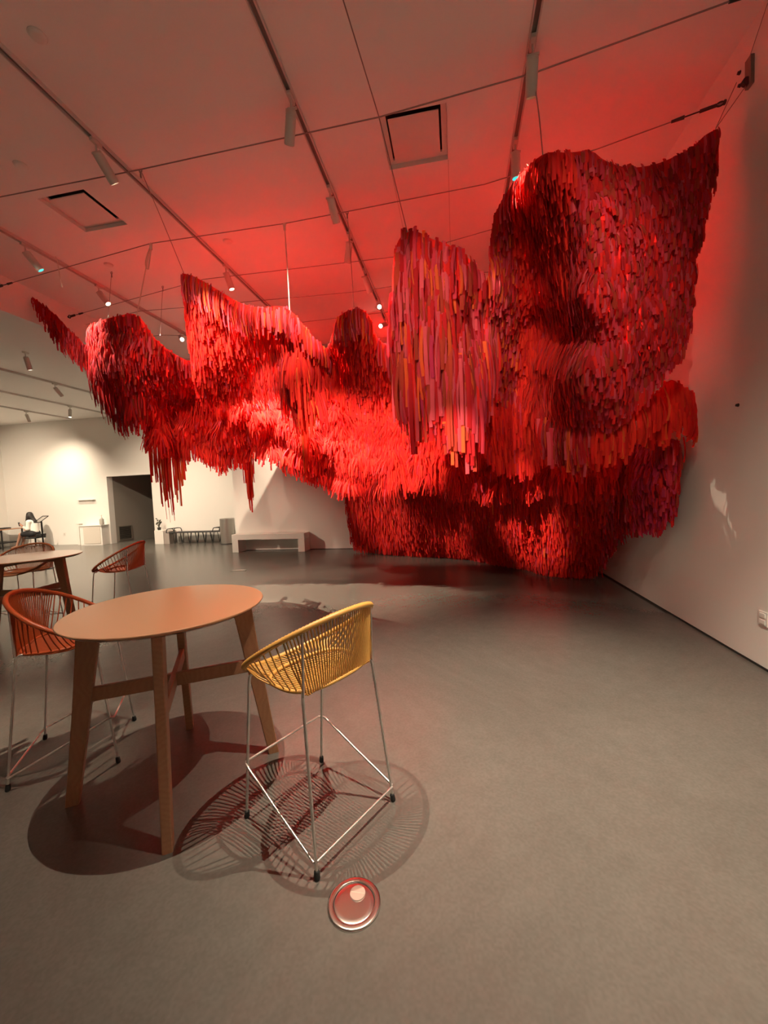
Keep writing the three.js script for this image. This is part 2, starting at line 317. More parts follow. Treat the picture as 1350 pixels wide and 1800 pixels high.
cable('third suspension cable from the viewer, behind the small tall peak', [V(XB, 5.0, -6.4), P(358, 491), P(700, 451), P(862, 404), V(XR, 4.95, -5.6)], 0.005, 'l');
cable('fourth suspension cable from the viewer, over the left hump', [V(XB, 5.0, -6.75), P(245, 547), P(330, 540), P(625, 513), V(XR, 5.0, -6.75)], 0.005);
cable('fifth suspension cable from the viewer, low in the gap right of the left hump', [V(XB, 5.0, -7.5), P(287, 589), P(335, 590), V(XR, 5.0, -7.8)], 0.005);
cable('farthest suspension cable, glimpsed beside the long-ribbon hump', [V(XB, 5.0, -9.0), P(665, 595), P(690, 592), V(XR, 5.0, -9.0)], 0.005);
cable('suspension cable running back from the picture top to the long-ribbon hump', [V(-0.72, 5.12, -2.6), c1b.clone().add(V(0, 0.004, 0)), atZ(716, 408, -4.5)], 0.005);
function hanger(label, a, b, r, knot, mat = M.cable) {
  const t = thing('hanging_line', label, 'line', [0, 0, 0], 0, 'thin lines holding up the sculpture');
  const mid = a.clone().lerp(b, 0.5).add(V(0.006, 0, 0.004));
  part('line', tube([a, mid, b], r, 12, 6), mat, t);
  const kg = []; kg.push(new THREE.TorusGeometry(0.016, r * 1.3, 6, 14).translate(a.x, a.y - 0.014, a.z));
  kg.push(new THREE.CapsuleGeometry(r * 2.4, 0.05, 3, 8).translate(a.x, a.y - 0.05, a.z)); part('knot', merge(kg), mat, t);
  if (knot) part('loose_tail', tube([a.clone().add(V(0, -0.02, 0)), a.clone().add(V(-0.05, -0.13, 0.01)), a.clone().add(V(-0.085, -0.26, 0.02)), a.clone().add(V(-0.07, -0.33, 0)), a.clone().add(V(-0.03, -0.16, -0.01)), a.clone().add(V(0.0, -0.04, 0))], r, 26, 6), mat, t);
}
hanger('dark wire from the first cable down to the tall left peak', c1a, atZ(323, 480, -5.0), 0.004);
hanger('dark wire from the first cable down to the crest of the tall right panel', c1c, atZ(954, 272, -3.72), 0.005);
hanger('pale rope with a looped tail tied left of the tall left peak', c2a, atZ(240, 556, -5.05), 0.007, true, M.rope);
hanger('straight pale rope hanging from the second cable to the middle crest', c2b, atZ(509, 545, -4.93), 0.007, false, M.rope);
hanger('faint dark wire down to the small middle hump', c2c, atZ(622, 540, -4.95), 0.0035);
hanger('faint thin wire down to the left hump, just right of its top', P(286, 503), atZ(281, 590, -5.6), 0.003);
hanger('very faint wire down to the left edge of the left hump', atY(196, 478, 4.99), atZ(190, 560, -5.2), 0.0025);
{
  const a = P(97, 451), t = thing('loose_cord', 'short loose pale cord dangling free beside the farthest left track', 'cord');
  part('cord', tube([a, a.clone().add(V(0.03, -0.06, 0)), atZ(104, 478, a.z), atZ(108, 500, a.z)], 0.005, 20, 6), M.rope, t);
  part('tip', new THREE.CapsuleGeometry(0.008, 0.04, 3, 8).translate(...atZ(109, 502, a.z).toArray()), M.rope, t);
}
{ // bracket on the right wall with the two wires that pull the sculpture's corner
  const c = V(XR - 0.02, 4.83, -3.9), t = thing('wall_bracket', 'dark bracket high on the right wall with wires to the corner of the sculpture', 'bracket');
  part('plate', box(c.x - 0.008, c.y - 0.11, c.z - 0.035, XR, c.y + 0.11, c.z + 0.035, 0.004), std(lin(0.22, 0.17, 0.15), 0.6), t);
  part('pulley', new THREE.CylinderGeometry(0.03, 0.03, 0.03, 16).rotateX(Math.PI / 2).translate(c.x - 0.02, c.y - 0.07, c.z), M.dark, t);
  const tip = atZ(1258, 226, -4.0);
  part('wire', rod(V(c.x - 0.02, c.y - 0.1, c.z), tip, 0.0035, 6), M.cable, t);
  part('wire', rod(V(XR - 0.01, 4.9, -4.06), tip, 0.0035, 6), M.cable, t);
  part('wire', rod(V(XR - 0.01, 5.15, -3.72), V(c.x, c.y + 0.1, c.z), 0.0025, 6), M.cable, t);
}
for (const [px, py, l] of [[1301, 128, 'upper'], [1302, 150, 'lower'], [1298, 712, 'at mid height beside the shadow, the lone']]) {
  const p = atX(px, py, XR), t = thing('wall_anchor', `${l} small dark wall anchor on the right wall`, 'anchor');
  part('plug', new THREE.CylinderGeometry(0.012, 0.012, 0.02, 12).rotateZ(Math.PI / 2).translate(p.x - 0.008, p.y, p.z), M.dark, t);
  part('collar', new THREE.TorusGeometry(0.012, 0.004, 6, 14).rotateY(Math.PI / 2).translate(p.x - 0.003, p.y, p.z), M.dark, t);
}
{
  const p = atX(1347, 1089, XR), t = thing('wall_socket', 'white wall socket low on the right wall at the picture edge', 'socket', [XR, p.y, p.z - 0.02]);
  part('plate', box(-0.012, -0.06, -0.05, 0, 0.06, 0.05, 0.005), M.white, t);
  part('outlet', merge([box(-0.018, 0.008, -0.03, -0.01, 0.045, 0.03, 0.003), box(-0.018, -0.045, -0.03, -0.01, -0.008, 0.03, 0.003)]), M.white, t);
}

// ---------------------------------------------------------------- stools
function makeStool(mat, label, pos, dirX, dirZ) {
  // local: +x forward (open low front), y up, z sideways
  const t = thing('corded_stool', label, 'stool', [pos[0], 0, pos[1]], Math.atan2(-dirZ, dirX), 'corded bar stools');
  const RIMF = a => V(0.27 * Math.cos(a), 0.90 - 0.17 * Math.cos(a), 0.335 * Math.sin(a));
  const rimPts = []; for (let i = 0; i < 48; i++) rimPts.push(RIMF(i / 48 * Math.PI * 2));
  const rim = tube(rimPts, 0.0125, 260, 9, true);
  { // cord wrapped round the rim: fine real ridges
    const p = rim.attributes.position, n = rim.attributes.normal;
    for (let i = 0; i < p.count; i++) { const ring = Math.floor(i / 10); const k = ring % 2 ? 0.0018 : -0.0006; p.setXYZ(i, p.getX(i) + n.getX(i) * k, p.getY(i) + n.getY(i) * k, p.getZ(i) + n.getZ(i) * k); }
    rim.computeVertexNormals();
  }
  part('rim', rim, mat, t, 'rim wrapped in cord');
  const SY = 0.745, ring = a => { const c = Math.cos(a), s = Math.sin(a); return V(-0.045 + 0.165 * Math.sign(c) * Math.abs(c) ** 0.7, SY, 0.235 * Math.sign(s) * Math.abs(s) ** 0.7); };
  const rp = []; for (let i = 0; i < 40; i++) rp.push(ring((i + 0.5) / 40 * Math.PI * 2));
  part('seat_ring', tube(rp, 0.009, 120, 8, true), mat, t, 'seat ring wrapped in cord');
  const c = 0.0036, cord = (pts, n = 10) => part('cord', tube(pts, c, n, 5), mat, t);
  // back: upright cords from the seat ring to the rim
  for (let i = 0; i < 40; i++) { const u = i / 39 * 2 - 1, a = Math.PI - u * 0.95, top = RIMF(a); const b = V(-0.208 + 0.02 * u * u * u * u, SY, u * 0.215); cord([b, b.clone().lerp(top, 0.5).add(V(-0.004, 0, 0)), top], 6); }
  // seat: cords from the back bar forward to the low front of the rim
  for (let i = 0; i < 34; i++) { const u = i / 33 * 2 - 1, a = u * 1.15, f = RIMF(a); const b = V(-0.2, SY - 0.004, u * 0.2); cord([b, V(-0.02, SY - 0.018, u * 0.215), V(0.11, SY - 0.012, u * 0.23).lerp(f, 0.2), f], 8); }
  // sides: spread cords from the seat ring's ends up to the rim
  for (const s of [-1, 1]) for (let i = 0; i < 9; i++) { const k = i / 8, a = s * (1.25 + k * 0.9), top = RIMF(a); const b = ring(s * (0.75 + k * 1.5)); cord([b, b.clone().lerp(top, 0.5).add(V(0, -0.006, s * 0.006)), top], 6); }
  // steel: uprights, legs, footrest
  const foot = [[-0.265, -0.26], [-0.265, 0.26], [0.265, 0.25], [0.265, -0.25]], top = [[-0.19, -0.225], [-0.19, 0.225], [0.19, 0.235], [0.19, -0.235]];
  for (let i = 0; i < 4; i++) {
    const f = V(foot[i][0], 0.012, foot[i][1]), u = V(top[i][0], 0.735, top[i][1]);
    const inn = V(top[i][0] * 0.86, 0.742, top[i][1] * 0.9);
    const l = part('leg', tube([f, f.clone().lerp(u, 0.5), f.clone().lerp(u, 0.97), u.clone().lerp(inn, 0.35).add(V(0, 0.006, 0)), inn], 0.0068, 40, 10, false, 0.3), M.steel, t);
    const cap = new THREE.LatheGeometry([[0, 0], [0.011, 0], [0.0135, 0.006], [0.012, 0.032], [0.0085, 0.038], [0, 0.038]].map(q => new THREE.Vector2(...q)), 14);
    cap.applyQuaternion(new THREE.Quaternion().setFromUnitVectors(V(0, 1, 0), u.clone().sub(f).normalize())); cap.translate(foot[i][0], 0, foot[i][1]);
    part('foot_cap', cap, M.rubber, l, 'black rubber foot');
    if (i < 2) { const e = RIMF(Math.PI + (i ? -0.72 : 0.72)); part('upright', rod(V(top[i][0] - 0.005, 0.74, top[i][1]), e, 0.0055, 10), M.steel, t); }
  }
  const on = (i, y) => V(...foot[i].slice(0, 1), 0, foot[i][1]).lerp(V(top[i][0], 0.735, top[i][1]), y / 0.735).setY(y);
  const bD = on(3, 0.285), bC = on(2, 0.285), bA = on(0, 0.075), bB = on(1, 0.075);
  part('footrest', tube([bA.clone().add(V(0, 0, -0.012)), bA.clone().lerp(bD, 0.5).add(V(0, 0, -0.012)), bD.clone().add(V(-0.02, -0.004, -0.012)), bD.clone().add(V(0.018, 0, 0.0)), bD.clone().add(V(0.022, 0, 0.03)), bD.clone().lerp(bC, 0.5).add(V(0.022, 0, 0)), bC.clone().add(V(0.022, 0, -0.03)), bC.clone().add(V(0.018, 0, 0)), bC.clone().add(V(-0.02, -0.004, 0.012)), bC.clone().lerp(bB, 0.5).add(V(0, 0, 0.012)), bB.clone().add(V(0, 0, 0.012))], 0.006, 120, 8, false, 0.2), M.steel, t);
  part('footrest', rod(bA.clone().add(V(-0.008, 0, 0)), bB.clone().add(V(-0.008, 0, 0)), 0.006, 10), M.steel, t);
  return t;
}
makeStool(M.yellow, 'yellow corded bar stool with bent steel legs in the foreground', [-0.727, -1.849], -0.88, -0.475);
makeStool(M.orange, 'orange corded bar stool pushed under the left side of the near table', [-2.45, -2.11], 0.845, -0.535);
makeStool(M.orange, 'orange corded bar stool standing apart behind the near table, seen from its side', [-4.27, -4.42], -0.95, 0.28);
makeStool(M.tan, 'brownish corded bar stool facing the viewer behind the far left table', [-5.62, -4.3], 0.3, 0.95);

// ---------------------------------------------------------------- tables
function makeTable(label, cx, cz, turn) {
  const t = thing('bar_table', label, 'table', [cx, 0, cz], turn, 'round wooden bar tables');
  const R = 0.51, prof = [[0, 0.972], [R - 0.03, 0.972], [R - 0.004, 0.988], [R, 0.994], [R - 0.002, 0.999], [R - 0.006, 1.0], [0, 1.0]].map(q => new THREE.Vector2(...q));
  part('tabletop', new THREE.LatheGeometry(prof, 96), M.laminate, t, 'round orange-tan laminate top');
  for (let k = 0; k < 4; k++) {
    const a = k * Math.PI / 2, leg = new THREE.Shape();
    leg.moveTo(0.33, 0.972); leg.lineTo(0.43, 0.972); leg.quadraticCurveTo(0.475, 0.5, 0.545, 0); leg.lineTo(0.495, 0); leg.quadraticCurveTo(0.41, 0.5, 0.33, 0.972);
    const g = new THREE.ExtrudeGeometry(leg, { depth: 0.034, bevelEnabled: true, bevelSize: 0.006, bevelThickness: 0.006, bevelSegments: 3, curveSegments: 12 });
    g.translate(0, 0, -0.017); g.rotateY(a);
    part('leg', g, M.wood, t);
  }
  for (const a of [0, Math.PI / 2]) {
    const y = a ? 0.535 : 0.535, g = box(-0.42, y, -0.014, 0.42, y + 0.075, 0.014, 0.005); g.rotateY(a); part('stretcher', g, M.wood, t);
    const sh = new THREE.Shape(); sh.moveTo(-0.4, 0.972); sh.lineTo(0.4, 0.972); sh.lineTo(0.33, 0.93); sh.lineTo(-0.33, 0.93); sh.closePath();
    const h = new THREE.ExtrudeGeometry(sh, { depth: 0.028, bevelEnabled: false }); h.translate(0, 0, -0.014); h.rotateY(a); part('top_rail', h, M.wood, t);
  }
  return t;
}
makeTable('round bar-height wooden table beside the yellow stool', -1.62, -1.986, Math.atan2(0.516, 0.857));
makeTable('round bar-height wooden table cut off by the left picture edge', -4.95, -3.85, Math.atan2(0.516, 0.857) - 0.43);

// ---------------------------------------------------------------- floor fittings
{
  const t = thing('floor_access_cover', 'round shiny metal cover set in the floor near the yellow stool', 'cover', [-0.441, 0, -1.42]);
  const pol = std(lin(0.62, 0.58, 0.55), 0.24, { metalness: 1 });
  part('rim', new THREE.LatheGeometry([[0.1, 0.0], [0.104, 0.0], [0.103, 0.006], [0.097, 0.009], [0.083, 0.0095], [0.08, 0.007], [0.08, 0.001]].map(q => new THREE.Vector2(...q)), 64), pol, t);
  part('lid', new THREE.LatheGeometry([[0.0, 0.0065], [0.06, 0.006], [0.076, 0.0055], [0.079, 0.002]].map(q => new THREE.Vector2(...q)), 64), pol, t);
  part('plug', merge([new THREE.CylinderGeometry(0.03, 0.031, 0.004, 40).translate(0.006, 0.0085, -0.035)]), std(lin(0.55, 0.42, 0.36), 0.45, { metalness: 0.6 }), t, 'matt screw plug with a slot');
  part('slot', box(-0.02, 0.0103, -0.0365, 0.032, 0.0108, -0.0335), std(lin(0.7, 0.6, 0.5), 0.4, { metalness: 0.6 }), t);
}
{
  const t = thing('floor_box', 'thin pale floor plate on the bare floor left of the sculpture', 'plate', [-4.68, 0, -7.88], 0.1);
  part('plate', box(-0.17, 0, -0.05, 0.17, 0.006, 0.05, 0.002), M.brushed, t);
  part('lid', box(-0.13, 0.006, -0.035, 0.13, 0.009, 0.035, 0.001), M.white, t);
}

// ---------------------------------------------------------------- along the far walls
{
  const t = thing('bench', 'white blocky bench against the pink-lit wall', 'bench', [0, 0, 0]);
  part('seat', box(-6.34, 0.36, ZP + 0.005, -4.16, 0.515, -10.43, 0.006), M.white, t);
  part('leg', box(-6.34, 0, ZP + 0.005, -6.15, 0.36, -10.43, 0.006), M.white, t);
  part('leg', box(-4.35, 0, ZP + 0.005, -4.16, 0.36, -10.43, 0.006), M.white, t);
}
{
  const t = thing('waste_bin', 'tall cylindrical brushed steel bin beside the black bench', 'bin', [-7.73, 0, -12.5]);
  part('body', new THREE.LatheGeometry([[0, 0.0], [0.235, 0.0], [0.24, 0.01], [0.24, 0.855], [0.236, 0.862], [0.225, 0.862], [0.22, 0.6], [0, 0.6]].map(q => new THREE.Vector2(...q)), 48), M.brushed, t);
  part('base_ring', new THREE.CylinderGeometry(0.243, 0.243, 0.03, 48, 1, true).translate(0, 0.015, 0), M.dark, t);
}
{
  const t = thing('wire_bench', 'long black metal bench with looped arms against the far wall', 'bench', [-9.06, 0, -12.72]);
  part('seat', box(-0.88, 0.40, -0.22, 0.88, 0.43, 0.22, 0.008), M.black, t);
  for (let k = 0; k < 6; k++) { const x = -0.74 + k * 0.296; for (const d of [-1, 1]) part('leg', tube([V(x - 0.07, 0.4, 0.19 * d), V(x - 0.02, 0.09, 0.206 * d), V(x, 0.012, 0.21 * d), V(x + 0.02, 0.09, 0.206 * d), V(x + 0.07, 0.4, 0.19 * d)], 0.011, 20, 6), M.black, t); }
  for (const s of [-1, 1]) {
    const q = s * 0.9;
    for (const d of [-0.2, 0.2]) part('arm', tube([V(q - 0.16, 0.42, d), V(q - 0.13, 0.52, d), V(q - 0.08, 0.555, d), V(q + 0.08, 0.555, d), V(q + 0.13, 0.52, d), V(q + 0.16, 0.42, d)], 0.015, 30, 8), M.black, t);
    part('arm_rail', box(q - 0.09, 0.548, -0.2, q + 0.09, 0.57, 0.2, 0.006), M.black, t);
    part('arm_seat', box(q - 0.16, 0.405, -0.2, q + 0.16, 0.425, 0.2, 0.004), M.black, t);
  }
}
{
  const t = thing('planter_box', 'small white planter box right of the doorway', 'planter', [-10.46, 0, -12.86]);
  part('box', box(-0.26, 0, -0.2, 0.1, 0.5, 0.2, 0.008), M.white, t);
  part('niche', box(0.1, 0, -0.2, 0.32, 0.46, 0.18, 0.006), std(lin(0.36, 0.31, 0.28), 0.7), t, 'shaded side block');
  const p = thing('dried_plant', 'small dark leafy plant standing on the white planter box', 'plant', [-10.62, 0.5, -12.8]);
  part('pot', new THREE.LatheGeometry([[0, 0], [0.05, 0], [0.065, 0.1], [0.058, 0.1], [0.05, 0.02], [0, 0.02]].map(q => new THREE.Vector2(...q)), 20), M.dark, p);
  const leafM = std(lin(0.06, 0.06, 0.035), 0.7);
  const lf = new THREE.SphereGeometry(1, 8, 6);
  for (let k = 0; k < 16; k++) { const a = rr(0, 6.28), h = rr(0.12, 0.42), r = rr(0.02, 0.13), e = V(Math.cos(a) * r, h, Math.sin(a) * r); part('stem', tube([V(0, 0.02, 0), V(e.x * 0.3, h * 0.6, e.z * 0.3), e], 0.004, 8, 5), leafM, p); const m = part('leaf', lf, leafM, p); m.position.copy(e); m.scale.set(0.012, 0.04, 0.022); m.rotation.set(rr(-1, 1), a, rr(-0.8, 0.8)); }
}
{
  const t = thing('low_cabinet', 'low white cabinet left of the doorway', 'cabinet', [-13.38, 0, -12.92]);
  part('carcass', box(-0.6, 0, -0.17, 0.36, 0.72, 0.15, 0.004), M.white, t);
  part('top', box(-0.63, 0.72, -0.175, 0.38, 0.755, 0.18, 0.004), M.white, t);
  part('door', box(-0.44, 0.06, 0.15, 0.3, 0.68, 0.164, 0.003), std(lin(0.62, 0.58, 0.52), 0.5), t, 'duller front panel');
  const b = thing('pump_bottle', 'small grey pump bottle on the low white cabinet', 'bottle', [-13.1, 0.755, -12.88]);
  part('body', new THREE.LatheGeometry([[0, 0], [0.07, 0], [0.075, 0.02], [0.075, 0.2], [0.03, 0.24], [0.03, 0.27], [0, 0.27]].map(q => new THREE.Vector2(...q)), 20), std(lin(0.4, 0.38, 0.34), 0.4), b);
  part('pump', merge([new THREE.CylinderGeometry(0.012, 0.012, 0.09, 10).translate(0, 0.31, 0), box(-0.07, 0.34, -0.014, 0.02, 0.365, 0.014, 0.005)]), M.white, b);
  const s = thing('wall_post', 'slim white post against the wall left of the low cabinet', 'post', [-14.25, 0, -13.0]);
  part('post', box(-0.05, 0, -0.09, 0.05, 0.8, 0.06, 0.004), M.white, s); part('cap', box(-0.06, 0.8, -0.095, 0.06, 0.815, 0.07, 0.003), M.white, s);
  const h = thing('wall_shelf', 'thin narrow shelf on the cream wall above the low cabinet', 'shelf', [-13.9, 1.71, ZF]);
  part('board', box(-0.38, -0.012, 0, 0.38, 0.012, 0.1, 0.003), M.white, h); part('end_block', box(0.28, -0.03, 0, 0.38, -0.012, 0.07, 0.003), M.lampBody, h);
  const o = thing('wall_outlet', 'small white outlet on the cream wall beside the person\'s shadow', 'socket', [-15.05, 0.42, ZF]);
  part('plate', box(-0.05, -0.06, 0, 0.05, 0.06, 0.01, 0.003), M.white, o); part('outlet', box(-0.025, -0.035, 0.01, 0.025, 0.035, 0.014, 0.002), M.lampBody, o);
}
{ // sign stand on a black pole
  const f = atY(80, 1000, 0), top = atZ(73, 917, f.z).y;
  const t = thing('sign_stand', 'black pole stand with a tilted clear plate in front of the seated person', 'stand', [f.x, 0, f.z], 0.1);
  part('base', new THREE.CylinderGeometry(0.17, 0.18, 0.015, 32).translate(0, 0.0075, 0), M.black, t);
  part('pole', new THREE.CylinderGeometry(0.018, 0.018, top, 14).translate(0, top / 2 + 0.01, 0), M.black, t);
  const q = g => { g.rotateX(0.62); g.rotateY(-0.25); g.translate(0, top + 0.06, 0); return g; };
  part('plate_frame', q(merge([box(-0.11, -0.008, -0.13, 0.11, 0.006, -0.12), box(-0.11, -0.008, 0.12, 0.11, 0.006, 0.13), box(-0.11, -0.008, -0.12, -0.1, 0.006, 0.12), box(0.1, -0.008, -0.12, 0.11, 0.006, 0.12)])), M.black, t);
  part('sign_plate', q(box(-0.1, -0.004, -0.12, 0.1, 0.002, 0.12)), new THREE.MeshPhysicalMaterial({ color: 0xffffff, roughness: 0.05, transmission: 1, thickness: 0 }), t, 'clear plate');
}

// ---------------------------------------------------------------- seated person, chair, desk
// smooth union of tapered capsules, meshed on a grid of its own
function blob(bones, lo, hi, cell, k = 0.03) {
  const size = Math.max(hi.x - lo.x, hi.y - lo.y, hi.z - lo.z), res = Math.ceil(size / cell) + 3;
  const mc = new MarchingCubes(res, M.white, false, false, 60000);
  mc.isolation = 0;
  const c = V((lo.x + hi.x) / 2, (lo.y + hi.y) / 2, (lo.z + hi.z) / 2), h = size / 2 + cell;
  const B = bones.map(b => ({ a: b[0], r0: b[1], d: b[2].clone().sub(b[0]), r1: b[3], l: Math.max(1e-9, b[2].distanceToSquared(b[0])) }));
  for (let z = 0; z < res; z++) for (let y = 0; y < res; y++) for (let x = 0; x < res; x++) {
    const px = c.x + ((x - res / 2) / (res / 2)) * h, py = c.y + ((y - res / 2) / (res / 2)) * h, pz = c.z + ((z - res / 2) / (res / 2)) * h;
    let s = 0, m = 1e9; const ds = [];
    for (const b of B) {
      const ex = px - b.a.x, ey = py - b.a.y, ez = pz - b.a.z;
      let t = (ex * b.d.x + ey * b.d.y + ez * b.d.z) / b.l; t = t < 0 ? 0 : t > 1 ? 1 : t;
      const fx = ex - b.d.x * t, fy = ey - b.d.y * t, fz = ez - b.d.z * t;
      const d = Math.sqrt(fx * fx + fy * fy + fz * fz) - (b.r0 + (b.r1 - b.r0) * t);
      ds.push(d); if (d < m) m = d;
    }
    if (m < 0.1) { for (const d of ds) s += Math.exp(-(d - m) / k); m -= k * Math.log(s) * 0.7; }
    mc.field[x + y * res + z * res * res] = -m;
  }
  mc.update();
  const n = mc.count ?? mc.geometry.drawRange.count, g = new THREE.BufferGeometry();
  const pos = new Float32Array(n * 3), nor = new Float32Array(n * 3);
  for (let i = 0; i < n; i++) { for (let q = 0; q < 3; q++) pos[i * 3 + q] = mc.positionArray[i * 3 + q] * h + c.getComponent(q); const nx = mc.normalArray[i * 3], ny = mc.normalArray[i * 3 + 1], nz = mc.normalArray[i * 3 + 2], L = Math.hypot(nx, ny, nz) || 1; nor[i * 3] = nx / L; nor[i * 3 + 1] = ny / L; nor[i * 3 + 2] = nz / L; }
  g.setAttribute('position', new THREE.BufferAttribute(pos, 3)); g.setAttribute('normal', new THREE.BufferAttribute(nor, 3));
  g.setAttribute('uv', new THREE.BufferAttribute(new Float32Array(n * 2), 2));
  return g;
}
{
  const t = thing('person', 'seated person with long dark hair, white top and black skirt holding a phone', 'person', [-15.52, 0, -12.35], 0.12);
  const skin = std(lin(0.42, 0.22, 0.15), 0.6), hairM = std(lin(0.012, 0.009, 0.008), 0.5), topM = std(lin(0.78, 0.75, 0.7), 0.8), skirtM = std(lin(0.012, 0.012, 0.014), 0.8);
  const b = (x0, y0, z0, r0, x1, y1, z1, r1) => [V(x0, y0, z0), r0, V(x1, y1, z1), r1];
  const H = V(-0.13, 1.2, 0.02); // head centre, face towards -x
  const handBones = (w, dirx, diry, side, curl) => { // wrist, pointing direction in x/y; fingers curl upwards round the phone
    const o = []; const palm = V(w.x + dirx * 0.05, w.y + diry * 0.05, w.z);
    o.push([w, 0.02, palm, 0.03]);
    const L = [0.062, 0.072, 0.068, 0.052];
    for (let f = 0; f < 4; f++) {
      const z = w.z + (f - 1.5) * 0.019, k = V(palm.x + dirx * 0.03, palm.y + diry * 0.03, z), m = V(k.x + dirx * L[f] * 0.55, k.y + diry * L[f] * 0.55 + curl * 0.015, z), e = V(m.x + dirx * L[f] * 0.3, m.y + curl * 0.035, z);
      o.push([palm.clone().setZ(w.z + (f - 1.5) * 0.012), 0.011, k, 0.0095], [k, 0.0095, m, 0.0085], [m, 0.0085, e, 0.0072]);
    }
    const th = V(palm.x - dirx * 0.01, palm.y + 0.02, w.z + side * 0.035); o.push([V(w.x + dirx * 0.015, w.y, w.z + side * 0.012), 0.012, th, 0.0105], [th, 0.0105, V(th.x + dirx * 0.035, th.y + 0.03, w.z + side * 0.03), 0.0085]);
    return o;
  };
  const wr = V(-0.33, 0.80, 0.10), wl = V(-0.36, 0.66, -0.10);
  const bones = [
    b(0, 0.53, 0.08, 0.12, 0, 0.53, -0.08, 0.12), b(0, 0.56, 0, 0.13, -0.02, 0.78, 0, 0.115), b(-0.02, 0.78, 0, 0.12, -0.03, 0.95, 0, 0.12), b(-0.03, 0.99, 0.15, 0.055, -0.03, 0.99, -0.15, 0.055),
    b(-0.04, 1.0, 0, 0.055, -0.1, 1.12, 0.01, 0.05), b(H.x + 0.01, H.y + 0.03, H.z, 0.09, H.x - 0.025, H.y - 0.035, H.z, 0.072), b(H.x - 0.05, H.y - 0.07, H.z, 0.035, H.x - 0.06, H.y - 0.075, H.z, 0.03),
    b(H.x - 0.092, H.y + 0.01, H.z, 0.012, H.x - 0.108, H.y - 0.018, H.z, 0.014), b(H.x - 0.088, H.y - 0.05, H.z + 0.018, 0.01, H.x - 0.088, H.y - 0.05, H.z - 0.018, 0.01), b(H.x + 0.005, H.y, H.z + 0.088, 0.016, H.x + 0.01, H.y + 0.02, H.z + 0.09, 0.014), b(H.x + 0.005, H.y, H.z - 0.088, 0.016, H.x + 0.01, H.y + 0.02, H.z - 0.09, 0.014),
    b(-0.03, 0.98, 0.18, 0.05, -0.06, 0.73, 0.2, 0.042), b(-0.06, 0.73, 0.2, 0.042, wr.x, wr.y, wr.z, 0.026), b(-0.03, 0.98, -0.18, 0.05, -0.08, 0.71, -0.2, 0.042), b(-0.08, 0.71, -0.2, 0.042, wl.x, wl.y, wl.z, 0.026),
    b(0, 0.53, 0.09, 0.095, -0.46, 0.52, 0.085, 0.06), b(-0.46, 0.52, 0.085, 0.058, -0.66, 0.11, 0.07, 0.037), b(-0.66, 0.085, 0.07, 0.038, -0.86, 0.032, 0.07, 0.026),
    b(0, 0.53, -0.09, 0.095, -0.46, 0.5, -0.085, 0.06), b(-0.46, 0.5, -0.085, 0.058, -0.6, 0.11, -0.08, 0.037), b(-0.6, 0.085, -0.08, 0.038, -0.8, 0.032, -0.08, 0.026),
  ];
  const bodyG = blob(bones, V(-0.95, 0, -0.32), V(0.18, 1.33, 0.32), 0.013, 0.018);
  const hr = blob(handBones(wr, -0.75, 0.66, -1, 1), V(-0.56, 0.76, 0.02), V(-0.3, 1.0, 0.18), 0.0035, 0.004), hl = blob(handBones(wl, -0.98, -0.1, 1, 1), V(-0.56, 0.58, -0.18), V(-0.33, 0.76, -0.02), 0.0035, 0.004);
  const body = part('body', mergeGeometries([bodyG, hr, hl]), skin, t);
  for (const s of [-1, 1]) part('eye', new THREE.SphereGeometry(0.011, 10, 8).translate(H.x - 0.081, H.y + 0.012, H.z + s * 0.032), M.black, body);
  part('hair', blob([b(H.x + 0.025, H.y + 0.05, H.z, 0.1, H.x + 0.05, H.y - 0.03, H.z, 0.095), b(H.x + 0.06, H.y - 0.03, H.z, 0.085, 0.04, 0.98, 0, 0.085), b(H.x + 0.01, H.y, H.z + 0.085, 0.035, -0.14, 0.8, 0.13, 0.06), b(H.x + 0.02, H.y, H.z - 0.085, 0.03, -0.06, 0.9, -0.12, 0.04)], V(-0.25, 0.76, -0.2), V(0.18, 1.36, 0.2), 0.014, 0.02), hairM, t);
  part('top', blob([b(0, 0.62, 0, 0.142, -0.02, 0.8, 0, 0.132), b(-0.02, 0.8, 0, 0.132, -0.03, 0.95, 0, 0.13), b(-0.03, 0.985, 0.15, 0.068, -0.03, 0.985, -0.15, 0.068), b(-0.03, 0.98, 0.18, 0.066, -0.06, 0.73, 0.2, 0.064), b(-0.06, 0.73, 0.2, 0.062, -0.27, 0.785, 0.12, 0.046), b(-0.03, 0.98, -0.18, 0.066, -0.08, 0.71, -0.2, 0.064), b(-0.08, 0.71, -0.2, 0.062, -0.3, 0.67, -0.12, 0.046)], V(-0.4, 0.48, -0.32), V(0.18, 1.1, 0.32), 0.014, 0.02), topM, t);
  part('skirt', blob([b(0, 0.54, 0.09, 0.125, -0.34, 0.53, 0.09, 0.095), b(0, 0.54, -0.09, 0.125, -0.34, 0.52, -0.09, 0.095), b(0, 0.56, 0, 0.14, -0.3, 0.53, 0, 0.09)], V(-0.5, 0.36, -0.26), V(0.18, 0.74, 0.26), 0.014, 0.02), skirtM, t);
  for (const [x, z, a] of [[-0.78, 0.07, 0], [-0.72, -0.08, 0]]) part('shoe', merge([box(x - 0.12, 0, z - 0.042, x + 0.13, 0.018, z + 0.042, 0.008), box(x + 0.04, 0.012, z - 0.036, x + 0.12, 0.06, z + 0.036, 0.014)]), M.black, t);
  const ph = thing('phone', 'dark phone held up in the seated person\'s hand', 'phone', [-15.52 - 0.45, 0.905, -12.35 + 0.15], 0.12);
  const pg = box(-0.005, -0.075, -0.036, 0.005, 0.075, 0.036, 0.004); pg.rotateZ(0.25); part('body', pg, M.black, ph);
